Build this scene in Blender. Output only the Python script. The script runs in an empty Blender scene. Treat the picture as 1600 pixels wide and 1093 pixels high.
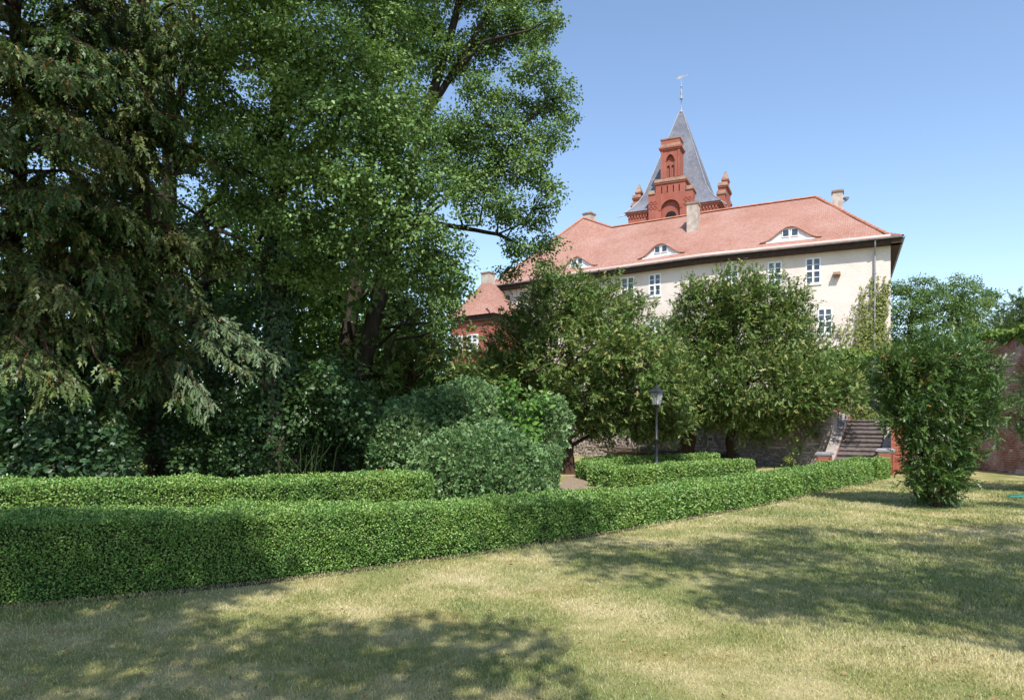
import bpy, math, random
import numpy as np
from mathutils import Vector

R = math.radians
rng = np.random.default_rng(11)
random.seed(5)
scene = bpy.context.scene
COL = scene.collection

# ------------------------------------------------------------------ camera, sky, sun, exposure
EYE, FPX, HOR = 1.75, 1067.0, 655.0
cam_d = bpy.data.cameras.new('camera')
cam_d.sensor_width = 36.0
cam_d.lens = 24.0
cam_d.shift_y = 108.5 / 1600.0
cam_d.clip_end = 2000
cam = bpy.data.objects.new('camera', cam_d)
cam.location = (0, 0, EYE)
cam.rotation_euler = (R(90), 0, 0)
COL.objects.link(cam)
scene.camera = cam

SUN_EL = 53.0
SUN_AZ = 7.0          # degrees to the right of straight behind the camera
to_sun = Vector((math.sin(R(SUN_AZ)) * math.cos(R(SUN_EL)), -math.cos(R(SUN_AZ)) * math.cos(R(SUN_EL)), math.sin(R(SUN_EL))))
world = bpy.data.worlds.new('World')
scene.world = world
world.use_nodes = True
wn = world.node_tree
sky = wn.nodes.new('ShaderNodeTexSky')
sky.sky_type = 'NISHITA'
sky.sun_disc = False
sky.sun_elevation = R(SUN_EL)
sky.sun_rotation = math.atan2(to_sun.x, to_sun.y)
sky.air_density = 1.0
sky.dust_density = 0.6
sky.ozone_density = 1.5
bg = wn.nodes['Background']
bg.inputs['Strength'].default_value = 0.14
wn.links.new(sky.outputs[0], bg.inputs['Color'])

sun_d = bpy.data.lights.new('sun', 'SUN')
sun_d.energy = 3.9
sun_d.angle = R(0.53)
sun_d.color = (1.0, 0.955, 0.88)
sun = bpy.data.objects.new('sun', sun_d)
sun.rotation_euler = to_sun.to_track_quat('Z', 'Y').to_euler()
COL.objects.link(sun)

vs = scene.view_settings
vs.view_transform = 'Standard'
vs.look = 'None'
vs.gamma = 1.0
vs.exposure = 0.8
vs.use_curve_mapping = False
scene.cycles.max_bounces = 8
scene.cycles.diffuse_bounces = 4
scene.cycles.transmission_bounces = 4

# ------------------------------------------------------------------ helpers
def at(px, py, Y):
    return np.array([(px - 800) / FPX * Y, Y, EYE + (HOR - py) / FPX * Y])

def link(o, parent=None):
    COL.objects.link(o)
    if parent is not None:
        o.parent = parent
    return o

def tag(o, label=None, cat=None, group=None, kind=None):
    if label: o['label'] = label
    if cat: o['category'] = cat
    if group: o['group'] = group
    if kind: o['kind'] = kind
    return o

def empty(name, loc=(0, 0, 0), rz=0.0):
    o = bpy.data.objects.new(name, None)
    o.empty_display_size = 0.2
    o.location = loc
    o.rotation_euler = (0, 0, rz)
    return link(o)

def raw_mesh(name, V, Fa, smooth=False):
    """V (n,3), Fa (m,k) uniform polygons, fast."""
    V = np.ascontiguousarray(V, dtype=np.float32)
    Fa = np.ascontiguousarray(Fa, dtype=np.int32)
    me = bpy.data.meshes.new(name)
    k = Fa.shape[1]
    me.vertices.add(len(V)); me.vertices.foreach_set('co', V.ravel())
    me.loops.add(Fa.size); me.loops.foreach_set('vertex_index', Fa.ravel())
    me.polygons.add(len(Fa))
    me.polygons.foreach_set('loop_start', np.arange(0, Fa.size, k, dtype=np.int32))
    me.polygons.foreach_set('loop_total', np.full(len(Fa), k, dtype=np.int32))
    if smooth:
        me.polygons.foreach_set('use_smooth', np.ones(len(Fa), dtype=bool))
    me.update(calc_edges=True)
    return me

def fast_obj(name, V, Fa, mat, parent=None, smooth=False, off=None):
    if off is not None:
        V = V - np.asarray(off)
    me = raw_mesh(name, V, Fa, smooth)
    me.materials.append(mat)
    return link(bpy.data.objects.new(name, me), parent)

class MB:
    """collects shapes given in an oriented frame (o, ex, ey, ez)"""
    def __init__(self, o=(0, 0, 0), ex=(1, 0, 0), ey=(0, 1, 0), ez=(0, 0, 1)):
        self.o = np.array(o, float); self.B = np.array([ex, ey, ez], float)
        self.V = []; self.F = []
    def pt(self, p):
        return tuple(self.o + np.array(p, float) @ self.B)
    def add(self, pts, faces):
        b = len(self.V)
        self.V += [self.pt(p) for p in pts]
        self.F += [tuple(b + i for i in f) for f in faces]
    def box(self, x0, x1, y0, y1, z0, z1, taper=0.0):
        t = taper
        self.add([(x0, y0, z0), (x1, y0, z0), (x1, y1, z0), (x0, y1, z0), (x0 + t, y0 + t, z1), (x1 - t, y0 + t, z1), (x1 - t, y1 - t, z1), (x0 + t, y1 - t, z1)],
                 [(3, 2, 1, 0), (4, 5, 6, 7), (0, 1, 5, 4), (1, 2, 6, 5), (2, 3, 7, 6), (3, 0, 4, 7)])
    def quad(self, a, b, c, d):
        self.add([a, b, c, d], [(0, 1, 2, 3)])
    def poly(self, pts):
        self.add(pts, [tuple(range(len(pts)))])
    def prism(self, pts, y0, y1):
        """polygon in (x,z), extruded along y"""
        n = len(pts)
        self.add([(x, y0, z) for x, z in pts] + [(x, y1, z) for x, z in pts],
                 [tuple(range(n)), tuple(range(2 * n - 1, n - 1, -1))] + [(i, (i + 1) % n, n + (i + 1) % n, n + i)[::-1] for i in range(n)])
    def lathe(self, prof, n=12, cx=0, cy=0):
        b = [(cx + r * math.cos(2 * math.pi * k / n), cy + r * math.sin(2 * math.pi * k / n), z) for r, z in prof for k in range(n)]
        m = len(prof)
        f = [(i * n + k, i * n + (k + 1) % n, (i + 1) * n + (k + 1) % n, (i + 1) * n + k) for i in range(m - 1) for k in range(n)]
        f += [tuple(range(n - 1, -1, -1)), tuple((m - 1) * n + k for k in range(n))]
        self.add(b, f)
    def tube(self, pts, rad, n=7):
        V, Fc = tube(pts, rad, n)
        self.add([tuple(v) for v in V], [tuple(f) for f in Fc])
    def build(self, name, mat, parent=None, smooth=False, off=None):
        me = bpy.data.meshes.new(name)
        V = np.array(self.V, float)
        if off is not None: V = V - np.array(off, float)
        me.from_pydata([tuple(v) for v in V], [], self.F)
        if smooth:
            for p in me.polygons: p.use_smooth = True
        me.update()
        me.materials.append(mat)
        return link(bpy.data.objects.new(name, me), parent)

def tube(pts, rad, n=7):
    P = np.array(pts, float); m = len(P)
    rad = np.broadcast_to(np.array(rad, float), (m,))
    T = np.gradient(P, axis=0); T /= np.linalg.norm(T, axis=1)[:, None] + 1e-9
    ref = np.array([0.31, 0.95, 0.05])
    A = np.cross(T, ref); A /= np.linalg.norm(A, axis=1)[:, None] + 1e-9
    Bn = np.cross(T, A)
    th = np.arange(n) * 2 * np.pi / n
    V = P[:, None, :] + rad[:, None, None] * (np.cos(th)[None, :, None] * A[:, None, :] + np.sin(th)[None, :, None] * Bn[:, None, :])
    i = np.arange(m - 1)[:, None] * n; k = np.arange(n)[None, :]; k2 = (k + 1) % n
    Fq = np.stack([i + k, i + k2, i + n + k2, i + n + k], -1).reshape(-1, 4)
    return V.reshape(-1, 3), Fq

def merge(parts):
    Vs, Fs, b = [], [], 0
    for V, Fq in parts:
        Vs.append(V); Fs.append(Fq + b); b += len(V)
    return np.concatenate(Vs), np.concatenate(Fs)

def unit(v):
    return v / (np.linalg.norm(v, axis=-1, keepdims=True) + 1e-9)

def rdirs(n):
    return unit(rng.normal(size=(n, 3)))

_W = [(rng.normal(size=3) * s, rng.uniform(0, 6.28), 1.0 / s ** 0.7) for s in (0.8, 1.1, 1.7, 2.3, 3.5, 4.6) for _ in range(3)]
def wob(P, scale=1.0):
    """smooth pseudo-noise about -1..1"""
    P = np.asarray(P) * scale
    s = sum(a * np.sin(P @ w + ph) for w, ph, a in _W)
    return s / 4.5

# ------------------------------------------------------------------ materials
class N:
    def __init__(self, name):
        self.m = bpy.data.materials.new(name); self.m.use_nodes = True
        self.t = self.m.node_tree; self.b = self.t.nodes['Principled BSDF']; self.out = self.t.nodes['Material Output']
    def n(self, typ, **kw):
        nd = self.t.nodes.new(typ)
        for k, v in kw.items():
            if k.startswith('i_'):
                key = k[2:]; key = int(key) if key.isdigit() else key.replace('_', ' ')
                nd.inputs[key].default_value = v
            else:
                setattr(nd, k, v)
        return nd
    def l(self, a, b): self.t.links.new(a, b)
    def pos(self): return self.n('ShaderNodeNewGeometry').outputs['Position']
    def noise(self, scale, detail=4, vec=None, rough=0.55, stretch=None):
        nd = self.n('ShaderNodeTexNoise', i_Scale=scale, i_Detail=detail, i_Roughness=rough)
        v = vec if vec is not None else self.pos()
        if stretch:
            mp = self.n('ShaderNodeMapping'); mp.inputs['Scale'].default_value = stretch; self.l(v, mp.inputs['Vector']); v = mp.outputs[0]
        self.l(v, nd.inputs['Vector'])
        return nd.outputs['Fac']
    def ramp(self, fac, stops):
        nd = self.n('ShaderNodeValToRGB'); el = nd.color_ramp.elements
        while len(el) < len(stops): el.new(0.5)
        for e, (p, c) in zip(el, stops):
            e.position = p; e.color = (*c, 1)
        self.l(fac, nd.inputs[0]); return nd.outputs[0]
    def mix(self, fac, a, b, mode='MIX'):
        nd = self.n('ShaderNodeMix', data_type='RGBA', blend_type=mode)
        for s, v in ((nd.inputs[0], fac), (nd.inputs[6], a), (nd.inputs[7], b)):
            if hasattr(v, 'links'): self.l(v, s)
            elif isinstance(v, tuple): s.default_value = (*v, 1)
            else: s.default_value = v
        return nd.outputs[2]
    def math(self, op, a, b=0.5):
        nd = self.n('ShaderNodeMath', operation=op)
        for s, v in ((nd.inputs[0], a), (nd.inputs[1], b)):
            if hasattr(v, 'links'): self.l(v, s)
            else: s.default_value = v
        return nd.outputs[0]
    def bump(self, h, strength=0.3, dist=0.02):
        nd = self.n('ShaderNodeBump', i_Strength=strength, i_Distance=dist)
        self.l(h, nd.inputs['Height']); self.l(nd.outputs[0], self.b.inputs['Normal'])
    def base(self, c, rough=0.7, spec=0.3, metal=0.0):
        s = self.b.inputs['Base Color']
        if hasattr(c, 'links'): self.l(c, s)
        else: s.default_value = (*c, 1)
        self.b.inputs['Roughness'].default_value = rough
        self.b.inputs['Specular IOR Level'].default_value = spec
        self.b.inputs['Metallic'].default_value = metal
        return self.m

def leaf_mat(name, stops, clump=0.9, tint=None, rough=0.5, transl=0.3, spec=0.35, tcol=(0.16, 0.26, 0.03)):
    """stops: colours over a random value per leaf; tint: second colour by a slow noise"""
    x = N(name)
    rnd = x.n('ShaderNodeNewGeometry').outputs['Random Per Island']
    c = x.ramp(rnd, stops)
    if tint:
        f = x.math('MULTIPLY', x.ramp(x.noise(clump, 3), [(0.42, (0, 0, 0)), (0.68, (1, 1, 1))]), tint[1])
        c = x.mix(f, c, tint[0])
    x.base(c, rough, spec)
    tr = x.n('ShaderNodeBsdfTranslucent')
    x.l(x.mix(0.55, c, tcol), tr.inputs['Color'])
    ms = x.n('ShaderNodeMixShader'); ms.inputs[0].default_value = transl
    x.l(x.b.outputs[0], ms.inputs[1]); x.l(tr.outputs[0], ms.inputs[2]); x.l(ms.outputs[0], x.out.inputs['Surface'])
    return x.m

M = {}
M['alder'] = leaf_mat('alder_leaf', [(0.0, (0.038, 0.095, 0.020)), (0.5, (0.105, 0.200, 0.048)), (1.0, (0.24, 0.34, 0.12))], 0.5, ((0.19, 0.28, 0.058), 0.5), 0.46, 0.30, 0.35)
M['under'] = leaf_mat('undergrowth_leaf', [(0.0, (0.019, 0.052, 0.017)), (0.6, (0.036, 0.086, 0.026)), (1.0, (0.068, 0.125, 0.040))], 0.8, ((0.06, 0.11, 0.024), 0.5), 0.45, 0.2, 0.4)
M['forest'] = leaf_mat('forest_leaf', [(0.0, (0.045, 0.110, 0.020)), (1.0, (0.12, 0.215, 0.042))], 0.4, ((0.14, 0.21, 0.03), 0.6), 0.5, 0.35)
M['yew'] = leaf_mat('yew_needles', [(0.0, (0.038, 0.092, 0.018)), (0.5, (0.098, 0.178, 0.038)), (0.88, (0.20, 0.25, 0.070)), (1.0, (0.36, 0.30, 0.11))], 0.9, ((0.18, 0.20, 0.05), 0.38), 0.5, 0.18, 0.35)
M['yewgreen'] = leaf_mat('yew_needles_green', [(0.0, (0.028, 0.078, 0.020)), (0.6, (0.062, 0.130, 0.030)), (1.0, (0.14, 0.21, 0.052))], 1.6, ((0.11, 0.16, 0.034), 0.45), 0.42, 0.18, 0.4)
M['yewgold'] = leaf_mat('yew_needles_gold', [(0.0, (0.19, 0.12, 0.025)), (1.0, (0.33, 0.22, 0.05))], 0.9, None, 0.55, 0.3)
M['spruce'] = leaf_mat('spruce_needles', [(0.0, (0.028, 0.064, 0.016)), (0.6, (0.062, 0.120, 0.028)), (1.0, (0.14, 0.18, 0.05))], 0.7, ((0.17, 0.13, 0.042), 0.38), 0.5, 0.15, 0.35)
M['sprucegrey'] = leaf_mat('spruce_needles_grey', [(0.0, (0.060, 0.115, 0.048)), (1.0, (0.15, 0.205, 0.10))], 0.9, ((0.13, 0.16, 0.06), 0.4), 0.5, 0.15)
M['cone'] = leaf_mat('cone', [(0.0, (0.20, 0.105, 0.03)), (1.0, (0.36, 0.21, 0.06))], 0.9, None, 0.6, 0.1)
M['box'] = leaf_mat('box_leaf', [(0.0, (0.045, 0.130, 0.022)), (0.5, (0.130, 0.270, 0.052)), (0.9, (0.28, 0.42, 0.115)), (1.0, (0.38, 0.44, 0.17))], 1.3, ((0.27, 0.39, 0.075), 0.45), 0.42, 0.22, 0.4)
M['clip'] = leaf_mat('clipped_yew_leaf', [(0.0, (0.036, 0.100, 0.032)), (0.5, (0.100, 0.205, 0.068)), (1.0, (0.24, 0.35, 0.14))], 1.1, ((0.18, 0.24, 0.095), 0.4), 0.45, 0.15, 0.4)
M['sapling'] = leaf_mat('sapling_leaf', [(0.0, (0.078, 0.182, 0.033)), (1.0, (0.169, 0.312, 0.065))], 1.2, None, 0.4, 0.35, 0.45)
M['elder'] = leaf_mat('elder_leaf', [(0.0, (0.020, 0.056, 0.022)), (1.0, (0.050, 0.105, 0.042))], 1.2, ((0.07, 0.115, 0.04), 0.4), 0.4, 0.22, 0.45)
M['umbel'] = leaf_mat('elder_umbel', [(0.0, (0.16, 0.17, 0.045)), (1.0, (0.30, 0.27, 0.09))], 1.2, None, 0.6, 0.2)
M['ivy'] = leaf_mat('ivy_leaf', [(0.0, (0.069, 0.131, 0.018)), (0.6, (0.125, 0.206, 0.025)), (1.0, (0.237, 0.300, 0.040))], 0.8, ((0.062, 0.138, 0.022), 0.5), 0.45, 0.3)
M['creeper'] = leaf_mat('creeper_leaf', [(0.0, (0.111, 0.150, 0.029)), (0.7, (0.208, 0.240, 0.052)), (1.0, (0.312, 0.286, 0.091))], 0.8, None, 0.5, 0.25)
M['fartree'] = leaf_mat('far_tree_leaf', [(0.0, (0.063, 0.133, 0.042)), (1.0, (0.147, 0.231, 0.070))], 0.25, ((0.168, 0.224, 0.049), 0.6), 0.5, 0.35)
M['farconifer'] = leaf_mat('far_conifer_needles', [(0.0, (0.045, 0.093, 0.030)), (1.0, (0.112, 0.158, 0.053))], 0.5, None, 0.5, 0.15)
M['rust'] = leaf_mat('rust_leaf', [(0.0, (0.22, 0.03, 0.012)), (1.0, (0.40, 0.09, 0.03))], 1, None, 0.5, 0.25)

M['clover'] = leaf_mat('clover_leaf', [(0.0, (0.055, 0.130, 0.030)), (1.0, (0.11, 0.21, 0.055))], 1, None, 0.5, 0.25)
M['dryleaf'] = leaf_mat('dry_leaf', [(0.0, (0.16, 0.09, 0.035)), (1.0, (0.42, 0.30, 0.14))], 1, None, 0.7, 0.15)

def bark_mat(name, a, b):
    x = N(name)
    f = x.noise(7, 6, stretch=(1, 1, 0.22))
    x.bump(x.noise(16, 5, stretch=(1, 1, 0.18)), 0.8, 0.03)
    return x.base(x.ramp(f, [(0.3, a), (0.7, b)]), 0.9, 0.15)
M['bark'] = bark_mat('bark', (0.022, 0.018, 0.014), (0.062, 0.050, 0.038))
M['barkred'] = bark_mat('bark_reddish', (0.035, 0.021, 0.014), (0.095, 0.056, 0.037))
M['deadtwig'] = bark_mat('dead_twig', (0.10, 0.085, 0.06), (0.24, 0.20, 0.15))
M['twigcore'] = bark_mat('hedge_twigs', (0.018, 0.034, 0.010), (0.040, 0.060, 0.020))

def lawn_colour(x):
    straw = x.ramp(x.noise(0.9, 7, rough=0.62), [(0.34, (0.13, 0.20, 0.042)), (0.46, (0.31, 0.31, 0.10)), (0.57, (0.58, 0.50, 0.26)), (0.70, (0.70, 0.59, 0.37))])
    green = x.ramp(x.noise(0.33, 6, rough=0.6), [(0.46, (0, 0, 0)), (0.66, (1, 1, 1))])
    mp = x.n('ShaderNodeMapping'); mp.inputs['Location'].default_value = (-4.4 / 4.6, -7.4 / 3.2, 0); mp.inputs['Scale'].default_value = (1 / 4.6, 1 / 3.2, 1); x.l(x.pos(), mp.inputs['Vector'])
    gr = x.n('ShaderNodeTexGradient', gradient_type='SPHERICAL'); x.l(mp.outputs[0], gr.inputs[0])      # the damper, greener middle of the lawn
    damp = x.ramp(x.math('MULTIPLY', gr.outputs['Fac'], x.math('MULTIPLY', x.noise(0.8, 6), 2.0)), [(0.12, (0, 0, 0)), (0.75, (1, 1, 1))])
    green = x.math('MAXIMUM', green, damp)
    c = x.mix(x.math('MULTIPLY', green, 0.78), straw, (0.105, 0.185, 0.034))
    moss = x.ramp(x.noise(0.7, 5, stretch=(1, 1.6, 1)), [(0.56, (0, 0, 0)), (0.68, (1, 1, 1))])
    c = x.mix(x.math('MULTIPLY', moss, 0.45), c, (0.36, 0.25, 0.07))
    return c
def m_lawn():
    x = N('lawn_ground')
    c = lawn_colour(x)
    c = x.mix(0.5, c, x.ramp(x.noise(55, 4), [(0.3, (0.10, 0.085, 0.045)), (0.7, (0.34, 0.29, 0.15))]))
    x.bump(x.noise(70, 5), 0.7, 0.03)
    return x.base(c, 0.95, 0.1)
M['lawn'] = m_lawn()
def m_blade():
    x = N('grass_blade')
    rnd = x.n('ShaderNodeNewGeometry').outputs['Random Per Island']
    v = x.ramp(rnd, [(0.0, (0.085, 0.165, 0.030)), (0.34, (0.25, 0.30, 0.090)), (0.7, (0.60, 0.55, 0.32)), (1.0, (0.80, 0.72, 0.50))])
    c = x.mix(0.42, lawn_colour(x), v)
    x.base(c, 0.7, 0.12)
    tr = x.n('ShaderNodeBsdfTranslucent'); x.l(c, tr.inputs['Color'])
    ms = x.n('ShaderNodeMixShader'); ms.inputs[0].default_value = 0.25
    x.l(x.b.outputs[0], ms.inputs[1]); x.l(tr.outputs[0], ms.inputs[2]); x.l(ms.outputs[0], x.out.inputs['Surface'])
    return x.m
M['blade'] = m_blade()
def m_two(name, a, b, scale, rough=0.85, bscale=30, bs=0.4, spec=0.2, stretch=None, detail=5):
    x = N(name)
    x.bump(x.noise(bscale, 5), bs, 0.02)
    return x.base(x.ramp(x.noise(scale, detail, stretch=stretch), [(0.32, a), (0.68, b)]), rough, spec)
M['path'] = m_two('path_grit', (0.17, 0.125, 0.085), (0.34, 0.27, 0.20), 18, 0.95, 60, 0.6)
M['litter'] = m_two('forest_litter', (0.035, 0.028, 0.018), (0.10, 0.075, 0.045), 6, 0.95, 30, 0.8)
M['terrace'] = m_two('terrace_ground', (0.16, 0.15, 0.07), (0.30, 0.26, 0.15), 2.5, 0.95, 30, 0.6)
def m_plaster():
    x = N('cream_plaster')
    c = x.ramp(x.noise(0.55, 6, rough=0.65), [(0.3, (0.56, 0.485, 0.430)), (0.5, (0.63, 0.55, 0.495)), (0.72, (0.68, 0.605, 0.55))])
    st = x.ramp(x.noise(1.6, 5, stretch=(1, 1, 0.12)), [(0.58, (0, 0, 0)), (0.8, (1, 1, 1))])
    c = x.mix(x.math('MULTIPLY', st, 0.35), c, (0.50, 0.43, 0.36))
    pt = x.ramp(x.noise(0.22, 5, rough=0.7), [(0.54, (0, 0, 0)), (0.60, (1, 1, 1))])
    c = x.mix(x.math('MULTIPLY', pt, 0.18), c, (0.70, 0.66, 0.62))
    x.bump(x.math('ADD', x.noise(2.0, 4), x.noise(9, 4)), 0.45, 0.04)
    return x.base(c, 0.9, 0.15)
M['plaster'] = m_plaster()
def m_tiles(name, stops, tw=0.18, th=0.155, mortar=(0.10, 0.04, 0.03), bmp=0.8):
    x = N(name)
    uv = x.n('ShaderNodeUVMap').outputs[0]
    br = x.n('ShaderNodeTexBrick', offset=0.5)
    br.inputs['Scale'].default_value = 1.0
    br.inputs['Brick Width'].default_value = tw; br.inputs['Row Height'].default_value = th
    br.inputs['Mortar Size'].default_value = 0.012; br.inputs['Mortar Smooth'].default_value = 0.3
    br.inputs['Color1'].default_value = (0, 0, 0, 1); br.inputs['Color2'].default_value = (1, 1, 1, 1); br.inputs['Mortar'].default_value = (0.5, 0.5, 0.5, 1)
    x.l(uv, br.inputs['Vector'])
    slow = x.noise(0.45, 5)
    f = x.math('ADD', x.math('MULTIPLY', br.outputs['Color'], 0.28), x.math('MULTIPLY', slow, 0.80))
    c = x.ramp(f, stops)
    c = x.mix(x.math('MULTIPLY', br.outputs['Fac'], 0.40), c, mortar)
    spots = x.ramp(x.noise(2.2, 3), [(0.66, (0, 0, 0)), (0.74, (1, 1, 1))])
    c = x.mix(x.math('MULTIPLY', spots, 0.55), c, (0.14, 0.075, 0.055))
    x.bump(x.math('SUBTRACT', 1.0, br.outputs['Fac']), bmp, 0.02)
    return x.base(c, 0.8, 0.25)
M['tile'] = m_tiles('clay_roof_tile', [(0.2, (0.27, 0.120, 0.082)), (0.5, (0.345, 0.180, 0.137)), (0.8, (0.40, 0.245, 0.205))])
M['slate'] = m_tiles('slate', [(0.2, (0.095, 0.103, 0.135)), (0.5, (0.135, 0.143, 0.178)), (0.8, (0.185, 0.193, 0.225))], 0.3, 0.3, (0.07, 0.075, 0.09), 0.5)
M['ridgetile'] = m_two('ridge_tile', (0.36, 0.125, 0.07), (0.48, 0.215, 0.14), 3, 0.8, 8)
def m_brick(name, a, b, mort=(0.30, 0.24, 0.20), axis='UV'):
    x = N(name)
    rnd = x.n('ShaderNodeNewGeometry').outputs['Random Per Island']
    c = x.mix(0.5, x.ramp(rnd, [(0.0, a), (1.0, b)]), x.ramp(x.noise(1.4, 6), [(0.3, a), (0.7, b)]))
    so = x.ramp(x.noise(0.7, 6, rough=0.7), [(0.48, (0, 0, 0)), (0.72, (1, 1, 1))])
    c = x.mix(x.math('MULTIPLY', so, 0.5), c, (0.16, 0.085, 0.07))
    x.bump(x.noise(22, 5), 0.5, 0.02)
    return x.base(c, 0.9, 0.15)
M['towerbrick'] = m_brick('tower_brick', (0.25, 0.072, 0.050), (0.36, 0.130, 0.095))
M['brickcap'] = m_two('weathered_coping', (0.20, 0.105, 0.075), (0.33, 0.235, 0.17), 1.6, 0.9, 12)
def m_wallbrick():
    x = N('garden_wall_brick')
    rnd = x.n('ShaderNodeNewGeometry').outputs['Random Per Island']
    c = x.ramp(rnd, [(0.0, (0.085, 0.052, 0.052)), (0.18, (0.21, 0.085, 0.065)), (0.55, (0.33, 0.13, 0.095)), (0.85, (0.40, 0.195, 0.145)), (1.0, (0.43, 0.31, 0.26))])
    bl = x.ramp(x.noise(0.9, 6, rough=0.65), [(0.46, (0, 0, 0)), (0.70, (1, 1, 1))])
    c = x.mix(x.math('MULTIPLY', bl, 0.7), c, (0.58, 0.48, 0.47))
    x.bump(x.noise(35, 5), 0.5, 0.01)
    return x.base(c, 0.92, 0.12)
M['wallbrick'] = m_wallbrick()
M['stairbrick'] = m_brick('stair_brick', (0.34, 0.095, 0.055), (0.47, 0.185, 0.120))
M['mortar'] = m_two('lime_mortar', (0.42, 0.36, 0.33), (0.58, 0.52, 0.48), 5, 0.95, 40)
def m_stone():
    x = N('rubble_stone')
    rnd = x.n('ShaderNodeNewGeometry').outputs['Random Per Island']
    c = x.ramp(rnd, [(0.0, (0.15, 0.12, 0.11)), (0.35, (0.28, 0.225, 0.20)), (0.7, (0.37, 0.31, 0.275)), (0.9, (0.36, 0.22, 0.16)), (1.0, (0.46, 0.42, 0.39))])
    c = x.mix(0.4, c, x.ramp(x.noise(9, 6), [(0.3, (0.17, 0.14, 0.125)), (0.7, (0.42, 0.37, 0.33))]))
    x.bump(x.noise(20, 6), 0.6, 0.03)
    return x.base(c, 0.92, 0.15)
M['stone'] = m_stone()
M['step'] = m_two('stair_stone', (0.115, 0.095, 0.090), (0.24, 0.20, 0.185), 7, 0.9, 30)
M['coping'] = m_two('pale_coping_stone', (0.22, 0.19, 0.175), (0.40, 0.35, 0.32), 5, 0.9, 30)
M['white'] = m_two('white_paint', (0.70, 0.70, 0.69), (0.82, 0.82, 0.81), 3, 0.55, 20, 0.1, 0.4)
M['eyeboard'] = m_two('white_boarding', (0.58, 0.57, 0.56), (0.74, 0.73, 0.72), 2.5, 0.7, 12, 0.2)
M['brownboard'] = m_two('brown_eaves_board', (0.030, 0.018, 0.013), (0.060, 0.034, 0.024), 4, 0.7, 12, 0.2)
M['zinc'] = m_two('zinc', (0.20, 0.20, 0.22), (0.33, 0.33, 0.35), 3, 0.45, 15, 0.1, 0.5)
M['lampmetal'] = m_two('dark_painted_metal', (0.016, 0.018, 0.026), (0.035, 0.037, 0.048), 8, 0.45, 30, 0.1, 0.5)
M['chimney'] = m_two('chimney_render', (0.30, 0.25, 0.215), (0.50, 0.43, 0.37), 2.2, 0.9, 14)
M['wood'] = m_two('grey_wood', (0.060, 0.044, 0.036), (0.17, 0.125, 0.10), 5, 0.85, 25, 0.4, 0.2, (0.3, 1, 1))
M['tarp'] = m_two('green_tarpaulin', (0.006, 0.17, 0.13), (0.020, 0.26, 0.20), 4, 0.42, 10, 0.25, 0.5)
x = N('window_glass'); M['glass'] = x.base(x.ramp(x.noise(0.8, 3), [(0.3, (0.016, 0.022, 0.035)), (0.7, (0.035, 0.045, 0.06))]), 0.05, 1.0)
x.bump(x.noise(1.3, 2), 0.12, 0.05)
x = N('lantern_glass')
x.base((0.80, 0.82, 0.84), 0.12, 0.5); x.b.inputs['Transmission Weight'].default_value = 0.75; x.b.inputs['IOR'].default_value = 1.1
M['lampglass'] = x.m
M['dark'] = m_two('dark_opening', (0.010, 0.009, 0.009), (0.02, 0.018, 0.016), 3, 0.9)

# ------------------------------------------------------------------ foliage shapes
def leaf_cards(P, D, Nn, L, Wd, fold=0.18):
    """folded diamond leaves: base P, direction D, face normal Nn"""
    n = len(P)
    L = np.broadcast_to(np.asarray(L, float), (n,))[:, None]; Wd = np.broadcast_to(np.asarray(Wd, float), (n,))[:, None]
    D = unit(D); S = unit(np.cross(D, Nn)); U = np.cross(S, D)
    V = np.empty((n, 4, 3))
    V[:, 0] = P
    V[:, 1] = P + D * L * 0.48 + S * Wd * 0.5 + U * Wd * fold
    V[:, 2] = P + D * L
    V[:, 3] = P + D * L * 0.48 - S * Wd * 0.5 + U * Wd * fold
    b = np.arange(n)[:, None] * 4
    Fq = np.concatenate([b + np.array([[0, 2, 1]]), b + np.array([[0, 3, 2]])], 0)
    return V.reshape(-1, 3), Fq

def sprays(P, D, Nn, L, Wd, k=4, droop=0.25, wid=0.34):
    """feathery evergreen shoots: k pairs of flat blades plus a tip along a drooping axis"""
    n = len(P)
    L = np.broadcast_to(np.asarray(L, float), (n,))[:, None]; Wd = np.broadcast_to(np.asarray(Wd, float), (n,))[:, None]
    D = unit(D); S = unit(np.cross(D, Nn))
    down = np.array([0, 0, -1.0])
    def ax(t): return P + D * L * t + down * L * droop * t * t
    ts = np.linspace(0.05, 0.85, k + 1)
    V = np.empty((n, 3 * k + 2, 3)); tri = []
    for j in range(k + 1): V[:, j] = ax(ts[j])
    q = k + 1
    for j in range(k):
        ln = Wd * (1.05 - 0.7 * abs(ts[j] - 0.35))
        for sg in (1, -1):
            V[:, q] = ax(ts[j] + 0.26) + S * sg * ln * 0.5 + rng.normal(size=(n, 3)) * 0.09 * Wd
            tri.append((j, j + 1, q) if sg > 0 else (j + 1, j, q)); q += 1
    V[:, q] = ax(1.08); tri.append((k, q - 1, q))
    Fq = (np.arange(n)[:, None, None] * V.shape[1] + np.array(tri)[None]).reshape(-1, 3)
    return V.reshape(-1, 3), Fq

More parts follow.
